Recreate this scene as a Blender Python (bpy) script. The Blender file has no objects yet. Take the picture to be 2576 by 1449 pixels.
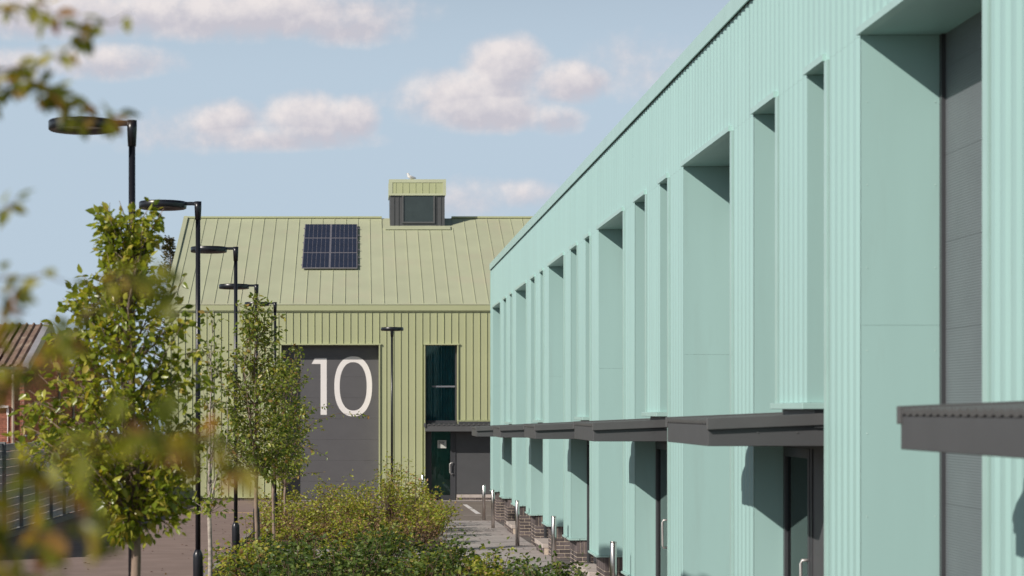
import bpy, math, random
from mathutils import Vector, Matrix
R = math.radians
C = bpy.context.scene.collection
sc = bpy.context.scene
rnd = random.Random(7)

# ------------------------------------------------------------------ camera, sky, sun, exposure
FPX = 5200.0; CX = 900.0; CY = 1027.0; EYE = 2.5        # pixel space is 2576 x 1449
cam_d = bpy.data.cameras.new('camera'); cam = bpy.data.objects.new('camera', cam_d); C.objects.link(cam)
cam.location = (0, 0, EYE); cam.rotation_euler = (R(90), 0, 0)
cam_d.sensor_width = 36; cam_d.lens = FPX / 2576 * 36
cam_d.shift_x = (1288 - CX) / 2576; cam_d.shift_y = (CY - 724.5) / 2576
cam_d.clip_start = 0.3; cam_d.clip_end = 3000
cam_d.dof.use_dof = True; cam_d.dof.focus_distance = 38; cam_d.dof.aperture_fstop = 3.1
sc.camera = cam
sc.view_settings.view_transform = 'Standard'; sc.view_settings.look = 'None'
sc.view_settings.exposure = -0.31; sc.view_settings.gamma = 1.0
sc.cycles.max_bounces = 6; sc.cycles.transparent_max_bounces = 8
sc.cycles.use_denoising = True

SUN = Vector((1.0, 0.78, -0.755)).normalized()
sd = bpy.data.lights.new('sun', 'SUN'); sd.energy = 5.0; sd.angle = R(0.5); sd.color = (1.0, 0.93, 0.85)
so = bpy.data.objects.new('sun', sd); C.objects.link(so)
so.rotation_euler = SUN.to_track_quat('-Z', 'Y').to_euler(); so.location = (-30, -20, 40)

world = bpy.data.worlds.new('World'); sc.world = world; world.use_nodes = True
def build_world():
    nt = world.node_tree; N = nt.nodes; L = nt.links; N.clear()
    out = N.new('ShaderNodeOutputWorld')
    sky = N.new('ShaderNodeTexSky'); sky.sky_type = 'NISHITA'; sky.sun_disc = False
    sky.sun_elevation = math.asin(-SUN.z); sky.sun_rotation = math.atan2(-SUN.x, -SUN.y)
    sky.air_density = 1.0; sky.dust_density = 1.0; sky.ozone_density = 1.0; sky.altitude = 50
    def M(op, a, b=None, c=None, clamp=False):
        n = N.new('ShaderNodeMath'); n.operation = op; n.use_clamp = clamp
        for i, v in enumerate((a, b, c)):
            if v is None: continue
            if isinstance(v, (int, float)): n.inputs[i].default_value = v
            else: L.new(v, n.inputs[i])
        return n.outputs[0]
    tc = N.new('ShaderNodeTexCoord'); sp = N.new('ShaderNodeSeparateXYZ'); L.new(tc.outputs['Generated'], sp.inputs[0])
    X, Y, Z = sp.outputs
    ysafe = M('MAXIMUM', Y, 0.05)
    u = M('DIVIDE', X, ysafe); v = M('DIVIDE', Z, ysafe)
    cb = N.new('ShaderNodeCombineXYZ'); L.new(u, cb.inputs[0]); L.new(v, cb.inputs[1])
    def noise(vec, scale, detail, rough=0.55):
        n = N.new('ShaderNodeTexNoise'); n.inputs['Scale'].default_value = scale; n.inputs['Detail'].default_value = detail
        n.inputs['Roughness'].default_value = rough; L.new(vec, n.inputs['Vector']); return n
    big = noise(cb.outputs[0], 26, 7, 0.55); fine = noise(cb.outputs[0], 90, 5, 0.6)
    # cumulus banks: centre (px), radii (px), weight
    E = [(600, 35, 480, 75, 1.15), (160, 30, 330, 75, 1.1), (880, 70, 170, 50, .7), (250, 155, 210, 52, 0.95), (30, 170, 120, 50, .8),
         (560, 305, 110, 55, 0.8), (770, 305, 130, 75, 1.05), (890, 300, 75, 62, 1.0), (700, 350, 260, 34, 0.75), (430, 330, 170, 50, .35),
         (1275, 165, 115, 85, 1.2), (1430, 210, 115, 62, 1.15), (1180, 250, 220, 80, 1.1), (1400, 300, 80, 48, 1.0), (1270, 290, 200, 50, 1.0),
         (1330, 490, 90, 40, .55), (1170, 500, 150, 45, .35), (1680, 170, 120, 45, .1), (2350, 60, 120, 60, .5)]
    m = None; sh = None
    for (px, py, rx, ry, w) in E:
        cu = (px - CX) / FPX; cv = (CY - py) / FPX
        du = M('DIVIDE', M('SUBTRACT', u, cu), rx / FPX); dv = M('DIVIDE', M('SUBTRACT', v, cv), ry / FPX)
        e = M('MULTIPLY', M('SUBTRACT', 1.0, M('ADD', M('MULTIPLY', du, du), M('MULTIPLY', dv, dv))), w)
        m = e if m is None else M('SMOOTH_MAX', m, e, 0.35)
        t = M('MULTIPLY', M('MAXIMUM', e, 0.0), M('ADD', M('MULTIPLY', dv, .5), M('MULTIPLY', du, -.2)))
        sh = t if sh is None else M('ADD', sh, t)
    m = M('MAXIMUM', m, -1.5)
    nz = M('ADD', M('MULTIPLY', M('SUBTRACT', big.outputs[0], 0.5), 1.8), M('MULTIPLY', M('SUBTRACT', fine.outputs[0], 0.5), 0.9))
    dens = M('ADD', m, nz)
    mr = N.new('ShaderNodeMapRange'); mr.interpolation_type = 'SMOOTHSTEP'
    L.new(dens, mr.inputs[0]); mr.inputs[1].default_value = -0.3; mr.inputs[2].default_value = 0.95
    front = M('GREATER_THAN', Y, 0.3)
    mview = M('MULTIPLY', mr.outputs[0], front)
    # the rest of the sky: the same kind of scattered cloud
    zz = M('MAXIMUM', M('ADD', Z, 0.12), 0.05)
    cg = N.new('ShaderNodeCombineXYZ'); L.new(M('DIVIDE', X, zz), cg.inputs[0]); L.new(M('DIVIDE', Y, zz), cg.inputs[1])
    gen = noise(cg.outputs[0], 1.6, 6)
    mg = N.new('ShaderNodeMapRange'); mg.interpolation_type = 'SMOOTHSTEP'; L.new(gen.outputs[0], mg.inputs[0])
    mg.inputs[1].default_value = 0.62; mg.inputs[2].default_value = 0.78
    elev = N.new('ShaderNodeMapRange'); L.new(M('DIVIDE', Z, M('MAXIMUM', M('ABSOLUTE', Y), .05)), elev.inputs[0]); elev.inputs[1].default_value = .2; elev.inputs[2].default_value = .3
    back = M('LESS_THAN', Y, 0.3)
    mgen = M('MULTIPLY', mg.outputs[0], M('MAXIMUM', elev.outputs[0], back))
    mask = M('MULTIPLY', M('MAXIMUM', mview, mgen), 0.92)
    mask = M('MULTIPLY', mask, M('GREATER_THAN', Z, 0.0))
    # cloud colour: brighter, warmer crests, mauve-grey undersides
    lit = M('ADD', M('MULTIPLY', sh, 1.2), M('ADD', 0.48, M('MULTIPLY', M('SUBTRACT', fine.outputs[0], .5), 0.9)), clamp=True)
    cr = N.new('ShaderNodeValToRGB'); L.new(lit, cr.inputs[0])
    cr.color_ramp.elements[0].color = (0.72, 0.69, 0.76, 1); cr.color_ramp.elements[1].color = (1.06, 0.98, 0.965, 1)
    cr.color_ramp.elements[0].position = 0.25; cr.color_ramp.elements[1].position = 0.8
    bg = N.new('ShaderNodeBackground'); bg.inputs[1].default_value = 0.05
    hs = N.new('ShaderNodeMix'); hs.data_type = 'RGBA'; hs.blend_type = 'MULTIPLY'; hs.inputs[0].default_value = 1.0
    L.new(sky.outputs[0], hs.inputs[6]); hs.inputs[7].default_value = (1.0, 1.0, 1.0, 1)
    # pale hazy lower sky all the way round
    hz = N.new('ShaderNodeMapRange'); hz.interpolation_type = 'SMOOTHSTEP'; L.new(M('ABSOLUTE', Z), hz.inputs[0]); hz.inputs[1].default_value = 0.15; hz.inputs[2].default_value = 0.35; hz.inputs[3].default_value = .88; hz.inputs[4].default_value = 0
    hm = N.new('ShaderNodeMix'); hm.data_type = 'RGBA'; L.new(hz.outputs[0], hm.inputs[0]); L.new(hs.outputs[2], hm.inputs[6]); hm.inputs[7].default_value = (13.2, 16.2, 19.2, 1)
    L.new(hm.outputs[2], bg.inputs[0])
    bc = N.new('ShaderNodeBackground'); L.new(cr.outputs[0], bc.inputs[0]); bc.inputs[1].default_value = 1.0
    mx = N.new('ShaderNodeMixShader'); L.new(mask, mx.inputs[0]); L.new(bg.outputs[0], mx.inputs[1]); L.new(bc.outputs[0], mx.inputs[2])
    L.new(mx.outputs[0], out.inputs[0])
    return hs, bg
build_world()

# ------------------------------------------------------------------ helpers
def G(y): return -0.01135 * y                       # the ground falls gently away from the camera
def at(px, py, Y): return Vector(((px - CX) * Y / FPX, Y, EYE - (py - CY) * Y / FPX))

def material(name, col, rough=0.6, metal=0.0, var=0.06, vscale=3.0, bump=0.0, bscale=40, spec=0.5, stretch=(1, 1, 1), col2=None, c2lo=.5, c2hi=.62, c2scale=1.2):
    m = bpy.data.materials.new(name); m.use_nodes = True
    nt = m.node_tree; N = nt.nodes; L = nt.links; b = N['Principled BSDF']
    b.inputs['Roughness'].default_value = rough; b.inputs['Metallic'].default_value = metal
    b.inputs['Specular IOR Level'].default_value = spec
    tc = N.new('ShaderNodeTexCoord'); mp = N.new('ShaderNodeMapping'); mp.inputs['Scale'].default_value = stretch
    L.new(tc.outputs['Object'], mp.inputs[0])
    n = N.new('ShaderNodeTexNoise'); n.inputs['Scale'].default_value = vscale; n.inputs['Detail'].default_value = 6
    L.new(mp.outputs[0], n.inputs['Vector'])
    r = N.new('ShaderNodeValToRGB'); L.new(n.outputs[0], r.inputs[0])
    r.color_ramp.elements[0].position = .3; r.color_ramp.elements[1].position = .7
    r.color_ramp.elements[0].color = tuple(c * (1 - var) for c in col) + (1,)
    r.color_ramp.elements[1].color = tuple(min(1, c * (1 + var)) for c in col) + (1,)
    last = r.outputs[0]
    if col2:
        n2 = N.new('ShaderNodeTexNoise'); n2.inputs['Scale'].default_value = c2scale; n2.inputs['Detail'].default_value = 8; n2.inputs['Roughness'].default_value = .65
        L.new(mp.outputs[0], n2.inputs['Vector'])
        q = N.new('ShaderNodeMapRange'); L.new(n2.outputs[0], q.inputs[0]); q.inputs[1].default_value = c2lo; q.inputs[2].default_value = c2hi
        x = N.new('ShaderNodeMix'); x.data_type = 'RGBA'; L.new(q.outputs[0], x.inputs[0]); L.new(last, x.inputs[6]); x.inputs[7].default_value = col2 + (1,)
        last = x.outputs[2]
    L.new(last, b.inputs['Base Color'])
    if bump:
        n3 = N.new('ShaderNodeTexNoise'); n3.inputs['Scale'].default_value = bscale; n3.inputs['Detail'].default_value = 4
        L.new(mp.outputs[0], n3.inputs['Vector'])
        bp = N.new('ShaderNodeBump'); bp.inputs['Strength'].default_value = bump; bp.inputs['Distance'].default_value = .01
        L.new(n3.outputs[0], bp.inputs['Height']); L.new(bp.outputs[0], b.inputs['Normal'])
    return m

def wave_bump(m, axis, scale, strength, dist=.004):
    nt = m.node_tree; N = nt.nodes; L = nt.links; b = N['Principled BSDF']
    tc = N.new('ShaderNodeTexCoord'); w = N.new('ShaderNodeTexWave'); w.bands_direction = axis; w.inputs['Scale'].default_value = scale
    L.new(tc.outputs['Object'], w.inputs[0]); bp = N.new('ShaderNodeBump'); bp.inputs['Strength'].default_value = strength; bp.inputs['Distance'].default_value = dist
    L.new(w.outputs['Fac'], bp.inputs['Height']); L.new(bp.outputs[0], b.inputs['Normal'])

def random_tone(m, amt=.25):
    """per-object and per-island tone variation"""
    nt = m.node_tree; N = nt.nodes; L = nt.links; b = N['Principled BSDF']
    src = b.inputs['Base Color'].links[0].from_socket
    oi = N.new('ShaderNodeObjectInfo'); g = N.new('ShaderNodeNewGeometry')
    a = N.new('ShaderNodeMath'); a.operation = 'ADD'; L.new(oi.outputs['Random'], a.inputs[0]); L.new(g.outputs['Random Per Island'], a.inputs[1])
    f = N.new('ShaderNodeMath'); f.operation = 'FRACT'; L.new(a.outputs[0], f.inputs[0])
    q = N.new('ShaderNodeMapRange'); L.new(f.outputs[0], q.inputs[0]); q.inputs[3].default_value = 1 - amt; q.inputs[4].default_value = 1 + amt
    x = N.new('ShaderNodeMix'); x.data_type = 'RGBA'; x.blend_type = 'MULTIPLY'; x.inputs[0].default_value = 1
    L.new(src, x.inputs[6]); L.new(q.outputs[0], x.inputs[7]); L.new(x.outputs[2], b.inputs['Base Color'])

def leaf_material(name, stops, rough=.42, trans=.35):
    m = bpy.data.materials.new(name); m.use_nodes = True
    nt = m.node_tree; N = nt.nodes; L = nt.links; b = N['Principled BSDF']; out = N['Material Output']
    oi = N.new('ShaderNodeObjectInfo'); g = N.new('ShaderNodeNewGeometry')
    a = N.new('ShaderNodeMath'); a.operation = 'ADD'; L.new(oi.outputs['Random'], a.inputs[0]); L.new(g.outputs['Random Per Island'], a.inputs[1])
    f = N.new('ShaderNodeMath'); f.operation = 'FRACT'; L.new(a.outputs[0], f.inputs[0])
    r = N.new('ShaderNodeValToRGB'); L.new(f.outputs[0], r.inputs[0])
    els = r.color_ramp.elements
    while len(els) < len(stops): els.new(.5)
    for e, (p, c) in zip(els, stops): e.position = p; e.color = c + (1,)
    L.new(r.outputs[0], b.inputs['Base Color']); b.inputs['Roughness'].default_value = rough
    t = N.new('ShaderNodeBsdfTranslucent')
    hv = N.new('ShaderNodeMix'); hv.data_type = 'RGBA'; hv.blend_type = 'MULTIPLY'; hv.inputs[0].default_value = 1; L.new(r.outputs[0], hv.inputs[6]); hv.inputs[7].default_value = (1.5, 1.45, .5, 1)
    L.new(hv.outputs[2], t.inputs[0])
    mx = N.new('ShaderNodeMixShader'); mx.inputs[0].default_value = trans; L.new(b.outputs[0], mx.inputs[1]); L.new(t.outputs[0], mx.inputs[2]); L.new(mx.outputs[0], out.inputs[0])
    return m

class MB:
    def __init__(s): s.v = []; s.f = []; s.sm = []
    def add(s, vs, fs, smooth=False):
        o = len(s.v); s.v += [tuple(p) for p in vs]; s.f += [tuple(i + o for i in f) for f in fs]; s.sm += [smooth] * len(fs); return s
    def box(s, x0, x1, y0, y1, z0, z1):
        v = [(x0, y0, z0), (x1, y0, z0), (x1, y1, z0), (x0, y1, z0), (x0, y0, z1), (x1, y0, z1), (x1, y1, z1), (x0, y1, z1)]
        return s.add(v, [(0, 3, 2, 1), (4, 5, 6, 7), (0, 1, 5, 4), (1, 2, 6, 5), (2, 3, 7, 6), (3, 0, 4, 7)])
    def hexa(s, bot, top):
        return s.add(list(bot) + list(top), [(0, 3, 2, 1), (4, 5, 6, 7), (0, 1, 5, 4), (1, 2, 6, 5), (2, 3, 7, 6), (3, 0, 4, 7)])
    def lathe(s, prof, cx=0, cy=0, n=16, smooth=True, cap=True):
        o = []; 
        for (r, z) in prof:
            for i in range(n): a = 2 * math.pi * i / n; o.append((cx + r * math.cos(a), cy + r * math.sin(a), z))
        f = []
        for k in range(len(prof) - 1):
            for i in range(n): j = (i + 1) % n; f.append((k * n + i, k * n + j, (k + 1) * n + j, (k + 1) * n + i))
        s.add(o, f, smooth)
        if cap:
            b = len(s.v) - len(o)
            s.f.append(tuple(b + i for i in reversed(range(n)))); s.sm.append(False)
            s.f.append(tuple(b + (len(prof) - 1) * n + i for i in range(n))); s.sm.append(False)
        return s
    def tube(s, pts, rad, n=7):
        pts = [Vector(p) for p in pts]
        if not hasattr(rad, '__len__'): rad = [rad] * len(pts)
        v = []; f = []
        for k, p in enumerate(pts):
            d = (pts[min(k + 1, len(pts) - 1)] - pts[max(k - 1, 0)]).normalized()
            a = d.cross(Vector((0.3, 0.9, 0.1)) if abs(d.z) > .8 else Vector((0, 0, 1))).normalized(); b = d.cross(a)
            for i in range(n):
                t = 2 * math.pi * i / n; v.append(p + (a * math.cos(t) + b * math.sin(t)) * rad[k])
        for k in range(len(pts) - 1):
            for i in range(n): j = (i + 1) % n; f.append((k * n + i, k * n + j, (k + 1) * n + j, (k + 1) * n + i))
        f.append(tuple(reversed(range(n)))); f.append(tuple((len(pts) - 1) * n + i for i in range(n)))
        return s.add(v, f, True)
    def build(s, name, mat, parent=None, loc=None):
        me = bpy.data.meshes.new(name); me.from_pydata(s.v, [], s.f); me.materials.append(mat)
        me.polygons.foreach_set('use_smooth', s.sm); me.update()
        return link(name, me, parent, loc)
def link(name, me, parent=None, loc=None):
    o = bpy.data.objects.new(name, me); C.objects.link(o)
    if parent: o.parent = parent
    if loc is not None: o.location = loc
    return o
def thing(name, label, cat, loc=(0, 0, 0), group=None, rotz=0):
    o = bpy.data.objects.new(name, None); C.objects.link(o); o.location = loc; o.rotation_euler = (0, 0, rotz)
    return tag(o, label, cat, group)
def part(name, parent, loc=(0, 0, 0)):
    o = bpy.data.objects.new(name, None); C.objects.link(o); o.location = loc; o.parent = parent; return o
def tag(o, label, cat, group=None):
    o['label'] = label; o['category'] = cat
    if group: o['group'] = group
    return o
def kind(o, k): o['kind'] = k; return o
def bevel(o, w=.004):
    m = o.modifiers.new('bevel', 'BEVEL'); m.width = w; m.segments = 1; m.limit_method = 'ANGLE'; return o

# ------------------------------------------------------------------ materials
TEAL = material('teal_metal', (.392, .602, .572), .42, var=.035, vscale=2.2, spec=.4, stretch=(1, 1, .12), col2=(.36, .53, .50), c2lo=.56, c2hi=.9, c2scale=3.5); random_tone(TEAL, .012)
TEALPALE = material('teal_flashing', (.42, .62, .58), .38, var=.04, spec=.5)
GREEN = material('green_metal', (.47, .495, .285), .45, var=.025, vscale=.8)
random_tone(GREEN, .025)
GREENROOF = material('green_roof_metal', (.53, .555, .375), .4, var=.05, vscale=.9, col2=(.56, .53, .38), c2lo=.52, c2hi=.8, c2scale=.5)  # paler version of the wall green: sky sheen put into the colour
random_tone(GREENROOF, .025)
CHAR = material('charcoal_metal', (.088, .090, .094), .5, var=.05)
CHARL = material('charcoal_flashing', (.108, .109, .111), .45, var=.08)
SHUT = material('shutter_grey', (.115, .112, .118), .5, var=.04); 
SHUTT = material('shutter_ribbed_grey', (.15, .168, .182), .45, var=.05); wave_bump(SHUTT, 'Z', 16, .6)
FRAME = material('frame_grey', (.06, .062, .068), .4, var=.05)
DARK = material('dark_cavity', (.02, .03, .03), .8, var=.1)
WHITE = material('white_vinyl', (.88, .84, .82), .5, var=.02)
STEEL = material('brushed_steel', (.62, .58, .56), .28, metal=1.0, var=.05, stretch=(1, 1, 30))
SATIN = material('satin_steel', (.72, .70, .68), .5, metal=.7)
BLACK = material('black_paint', (.012, .013, .018), .32, var=.1, spec=.6)
BRICK = material('brown_grey_brick', (.125, .103, .102), .85, var=.25, vscale=9, bump=.5, bscale=60); random_tone(BRICK, .35)
MORTAR = material('cream_mortar', (.62, .52, .42), .95, var=.1, vscale=20, bump=.4)
STONE = material('pale_concrete', (.50, .44, .40), .85, var=.1, vscale=6, bump=.3, bscale=50)
KERB = material('concrete_kerb', (.30, .27, .25), .9, var=.12, vscale=5, bump=.3)
SLAB = material('paving_concrete', (.43, .385, .365), .85, var=.09, vscale=2.2, bump=.3, bscale=45, col2=(.35, .305, .285), c2lo=.55, c2hi=.75); random_tone(SLAB, .05)
ASPH = material('brown_tarmac', (.32, .232, .20), .92, var=.12, vscale=1.5, bump=.8, bscale=130, col2=(.28, .20, .172), c2lo=.48, c2hi=.7, c2scale=.35)
ASPH2 = material('grey_tarmac', (.24, .20, .17), .92, var=.1, vscale=1.2, bump=.6, bscale=120, col2=(.20, .165, .142), c2lo=.5, c2hi=.68, c2scale=.3)
SOIL = material('bark_mulch', (.10, .07, .055), .95, var=.5, vscale=30, bump=1, bscale=60)
GRASS = material('verge_ground', (.10, .10, .06), .95, var=.3, vscale=3)
OLDBRICK = material('red_brick', (.33, .13, .085), .9, var=.18, vscale=8, bump=.4); random_tone(OLDBRICK, .22)
OLDMORT = material('red_mortar', (.30, .17, .13), .95, var=.1)
ASB = material('weathered_roof_sheet', (.26, .175, .135), .9, var=.25, vscale=2.5, bump=.5, col2=(.42, .33, .25), c2lo=.5, c2hi=.62, c2scale=1.6)
BARGE = material('grey_bargeboard', (.36, .35, .37), .7, var=.1)
FENCE = material('fence_composite', (.52, .50, .49), .7, var=.12); wave_bump(FENCE, 'Z', 9, .3, .006); random_tone(FENCE, .12)
POST = material('fence_post_grey', (.21, .215, .22), .6)
BARK = material('bark', (.26, .19, .145), .85, var=.3, vscale=12, bump=.6, stretch=(1, 1, .3))
BARKP = material('pale_birch_bark', (.40, .35, .30), .8, var=.3, vscale=14, bump=.4, stretch=(1, 1, 2.5))
TWIG = material('twig', (.14, .085, .06), .8, var=.2)
def glass_mat(name, tint=(.25, .42, .42), refl=.06):
    m = bpy.data.materials.new(name); m.use_nodes = True; nt = m.node_tree; N = nt.nodes; L = nt.links; N.remove(N['Principled BSDF'])
    t = N.new('ShaderNodeBsdfTransparent'); t.inputs[0].default_value = tint + (1,)
    g = N.new('ShaderNodeBsdfGlossy'); g.inputs['Roughness'].default_value = .02
    fr = N.new('ShaderNodeFresnel'); fr.inputs[0].default_value = 1.55
    mx = N.new('ShaderNodeMixShader'); L.new(fr.outputs[0], mx.inputs[0]); L.new(t.outputs[0], mx.inputs[1]); L.new(g.outputs[0], mx.inputs[2]); L.new(mx.outputs[0], N['Material Output'].inputs[0])
    return m
GLASS = glass_mat('tinted_glass', (.5, .74, .76))
CURTAIN = material('teal_curtain', (.14, .34, .37), .8, var=.2)
ROOMW = material('room_wall', (.22, .32, .34), .9)  # grey-teal puts the reflection in the door glass into the wall colour
DIODE = material('solar_cell', (.03, .037, .062), .22, var=.15, spec=.6)
ALU = material('anodised_frame', (.26, .25, .28), .5, metal=.2)
LENS = material('lamp_lens', (.35, .36, .36), .3)
GULLW = material('gull_white', (.8, .78, .76), .7); GULLG = material('gull_grey', (.35, .36, .38), .7); BEAK = material('gull_beak', (.6, .35, .05), .5)

# ------------------------------------------------------------------ ground
def sheet(name, mat, x0, x1, y0, y1, lift, n=1):
    b = MB(); b.add([(x0, y0, G(y0) + lift), (x1, y0, G(y0) + lift), (x1, y1, G(y1) + lift), (x0, y1, G(y1) + lift)], [(0, 1, 2, 3)])
    return kind(b.build(name, mat), 'structure')
def slopebox(b, x0, x1, y0, y1, h0, h1):
    return b.hexa([(x0, y0, G(y0) + h0), (x1, y0, G(y0) + h0), (x1, y1, G(y1) + h0), (x0, y1, G(y1) + h0)],
                  [(x0, y0, G(y0) + h1), (x1, y0, G(y0) + h1), (x1, y1, G(y1) + h1), (x0, y1, G(y1) + h1)])
sheet('ground', GRASS, -900, 900, -200, 2000, -.02)
sheet('road', ASPH, -8.3, -2.62, -5, 63.4, .004)
cr_ = sheet('cross_road', ASPH2, -2.6, 12, 57.9, 73.9, .004); cr_['kind'] = 'structure'
sheet('yard_surface', ASPH, -30, -2.6, 63.6, 76, .004)
def kerb_run(name, x0, x1, y0, y1, along='y', step=.915, h=.11, mat=KERB):
    root = kind(bpy.data.objects.new(name, None), 'structure'); C.objects.link(root)
    a, e = (y0, y1) if along == 'y' else (x0, x1); k = 0
    while a < e - .05:
        z = min(a + step, e) - .012; b = MB()
        if along == 'y': slopebox(b, x0, x1, a, z, -.05, h)
        else: slopebox(b, a, z, y0, y1, -.05, h)
        b.build('kerb_stone', mat, root); a += step
    return root
kerb_run('road_kerb', -2.62, -2.50, 18, 57.6)
kerb_run('fence_kerb', -8.34, -8.18, 44, 76, h=.14)
kerb_run('cross_kerb', -8.1, -2.7, 63.4, 63.55, along='x', h=.03, mat=material('sandy_kerb', (.42, .30, .2), .9, var=.1))
kerb_run('junction_kerb', -2.5, 2.3, 57.5, 57.62, along='x', h=.08)
kerb_run('channel_kerb', 1.9, 5.5, 61.6, 61.68, along='x', h=.012)
kerb_run('bed_edging', 2.32, 2.40, 20, 38, h=.05)
kerb_run('far_bed_edging', 1.90, 1.98, 44, 57.4, h=.05)
b = MB(); slopebox(b, 3.60, 3.74, 62.9, 66.5, .002, .008); slopebox(b, 3.60, 3.74, 67.1, 70.8, .002, .008)
tag(b.build('bay_marking', WHITE), 'white painted bay line on the tarmac in front of the green unit', 'road marking')
# planting beds
sheet('near_planting_bed', SOIL, -2.5, 2.32, 18, 38.2, .006)
sheet('far_planting_bed', SOIL, -2.5, 1.9, 44, 57.5, .006)
# paving: individually laid slabs
pav = kind(bpy.data.objects.new('pavement', None), 'structure'); C.objects.link(pav)
b = MB(); slopebox(b, 2.4, 4.4, 4, 57.9, -.06, .0); slopebox(b, -2.5, 2.4, 38.2, 43.98, -.06, -.001); slopebox(b, 1.98, 2.4, 44, 57.9, -.06, -.001)
b.build('bedding', material('joint_sand', (.14, .12, .11), .95), pav)
n = 0
yy = 26.0; row = 0
while yy < 57.8:
    L_ = .9
    x = 2.41 - (.3 if row % 2 else 0)
    if yy > 43.98: x = 1.99 - (.15 if row % 2 else 0)
    lo = 2.41 if yy <= 43.98 else 1.99
    while x < 3.84:
        x1 = min(x + .6, 3.86); xs = max(x, lo)
        if x1 - xs > .06:
            b = MB(); j = rnd.uniform(-.002, .002); slopebox(b, xs + .004, x1 - .004, yy + .005, min(yy + L_, 57.88) - .005, -.02, .008 + j)
            b.build('paving_slab', SLAB, pav); n += 1
        x += .6
    yy += L_; row += 1
yy = 38.3
while yy < 43.9:
    x = -2.48 - (.3 if int(yy * 10) % 2 else 0)
    while x < 2.38:
        xs = max(x, -2.48); x1 = min(x + .6, 2.39)
        if x1 - xs > .06:
            b = MB(); slopebox(b, xs + .004, x1 - .004, yy + .005, min(yy + .93, 43.95) - .005, -.02, .007); b.build('paving_slab', SLAB, pav)
        x += .6
    yy += .94
sheet('threshold_paving', SLAB, -3, 12, 73.92, 75.1, .012)
# fallen leaves on the road
b = MB()
for i in range(240):
    y = rnd.uniform(24, 62); x = rnd.uniform(-7.5, -2.7) if i < 190 else rnd.uniform(2.5, 3.6); z = G(y) + .01; a = rnd.uniform(0, 6.3); s = rnd.uniform(.02, .05)
    p = [Vector((math.cos(a) * s, math.sin(a) * s, .004)), Vector((-math.sin(a) * s * .5, math.cos(a) * s * .5, .018)), Vector((-math.cos(a) * s, -math.sin(a) * s, .004)), Vector((math.sin(a) * s * .5, -math.cos(a) * s * .5, .01))]
    b.add([Vector((x, y, z)) + q for q in p], [(0, 1, 2, 3)])
tag(kind(b.build('fallen_leaves', material('dry_leaf', (.10, .045, .025), .8, var=.4)), 'stuff'), 'dry brown leaves fallen over the tarmac road', 'leaves')

# ------------------------------------------------------------------ teal building
XW = 3.76; XE = 4.06; XS = 4.38; HEAD = 5.29; TOP = 6.41; BOT = .20; XB = 3.86; YN = 3.0; YF = 58.4
teal = thing('teal_industrial_building', 'long pale teal ribbed metal warehouse filling the right side', 'building', (XW, 30, 0))
def TB(b, name, mat, parent=None, **k):      # build at world coordinates below the thing
    o = b.build(name, mat, parent or teal); 
    if parent is None: o.location = -teal.location
    return o
PITCH = .20; RIB = [(0, 0), (.07, 0), (.125, .0125), (.145, .0125), (.20, 0)]
def profile(y0, y1):
    pts = [];
    def xoff(y):
        t = y % PITCH
        for (a, xa), (c, xc) in zip(RIB, RIB[1:]):
            if a <= t <= c: return xa + (xc - xa) * (t - a) / (c - a)
        return 0
    ys = {round(y0, 5), round(y1, 5)}
    k = math.floor(y0 / PITCH)
    while k * PITCH < y1 + PITCH:
        for a, _ in RIB[:-1]:
            y = k * PITCH + a
            if y0 < y < y1: ys.add(round(y, 5))
        k += 1
    return [(y, XW + xoff(y)) for y in sorted(ys)]
def ribbed(y0, y1, z0, z1):
    b = MB(); pf = profile(y0, y1); v = []
    for y, x in pf: v += [(x, y, z0), (x, y, z1)]
    return b.add(v, [(2 * i, 2 * i + 1, 2 * i + 3, 2 * i + 2) for i in range(len(pf) - 1)])
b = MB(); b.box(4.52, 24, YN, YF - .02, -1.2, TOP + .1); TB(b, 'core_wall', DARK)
W0 = 15.46; BAY = 8.42
bricks = []
def plinth(y0, y1, jamb_to):
    """brick plinth pier: near face and outer face of real bricks, returned as (centre, size) pieces"""
    g = G(y1) - .02
    b = MB(); b.box(XB + .008, jamb_to, y0 + .008, y1 - .008, g - .1, BOT - .03); TB(b, 'plinth_core', MORTAR)
    zt = BOT - .035; hh = .215
    # soldier course then stretchers
    def face(axis, u0, u1, fixed):
        L_ = u1 - u0
        ns = max(1, round(L_ / .075))
        for i in range(ns):
            a = u0 + L_ * i / ns + .007; c = u0 + L_ * (i + 1) / ns - .007
            bricks.append((axis, a, c, fixed, zt - hh, zt, y0))
        z = zt - hh - .011; r = 0
        while z > g + .02:
            zb = max(z - .060, g)
            u = u0 - (.1125 if r % 2 else 0)
            while u < u1 - .01:
                a = max(u, u0); c = min(u + .210, u1)
                if c - a > .02: bricks.append((axis, a, c, fixed, zb, z, y0))
                u += .226
            z -= .076; r += 1
    face('x', XB, jamb_to, y0)
    face('y', y0 + .104, y1, XB)
def jamb_panels(y, x1, z1, facing=-1, z0=None):
    """smooth flat reveal sheets on a jamb at depth y, in two lifts with a joint"""
    z0 = BOT + .0 if z0 is None else z0
    zs = [z0, 3.12, z1] if (z0 < 2 and z1 > 3.5) else [z0, z1]
    for a, c in zip(zs, zs[1:]):
        b = MB(); ya, yc = (y, y + .02) if facing < 0 else (y - .02, y)
        b.box(XW + .004, x1, ya, yc, a + (.0 if a == z0 else .0015), c)
        TB(b, 'reveal_panel', TEAL)
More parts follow.
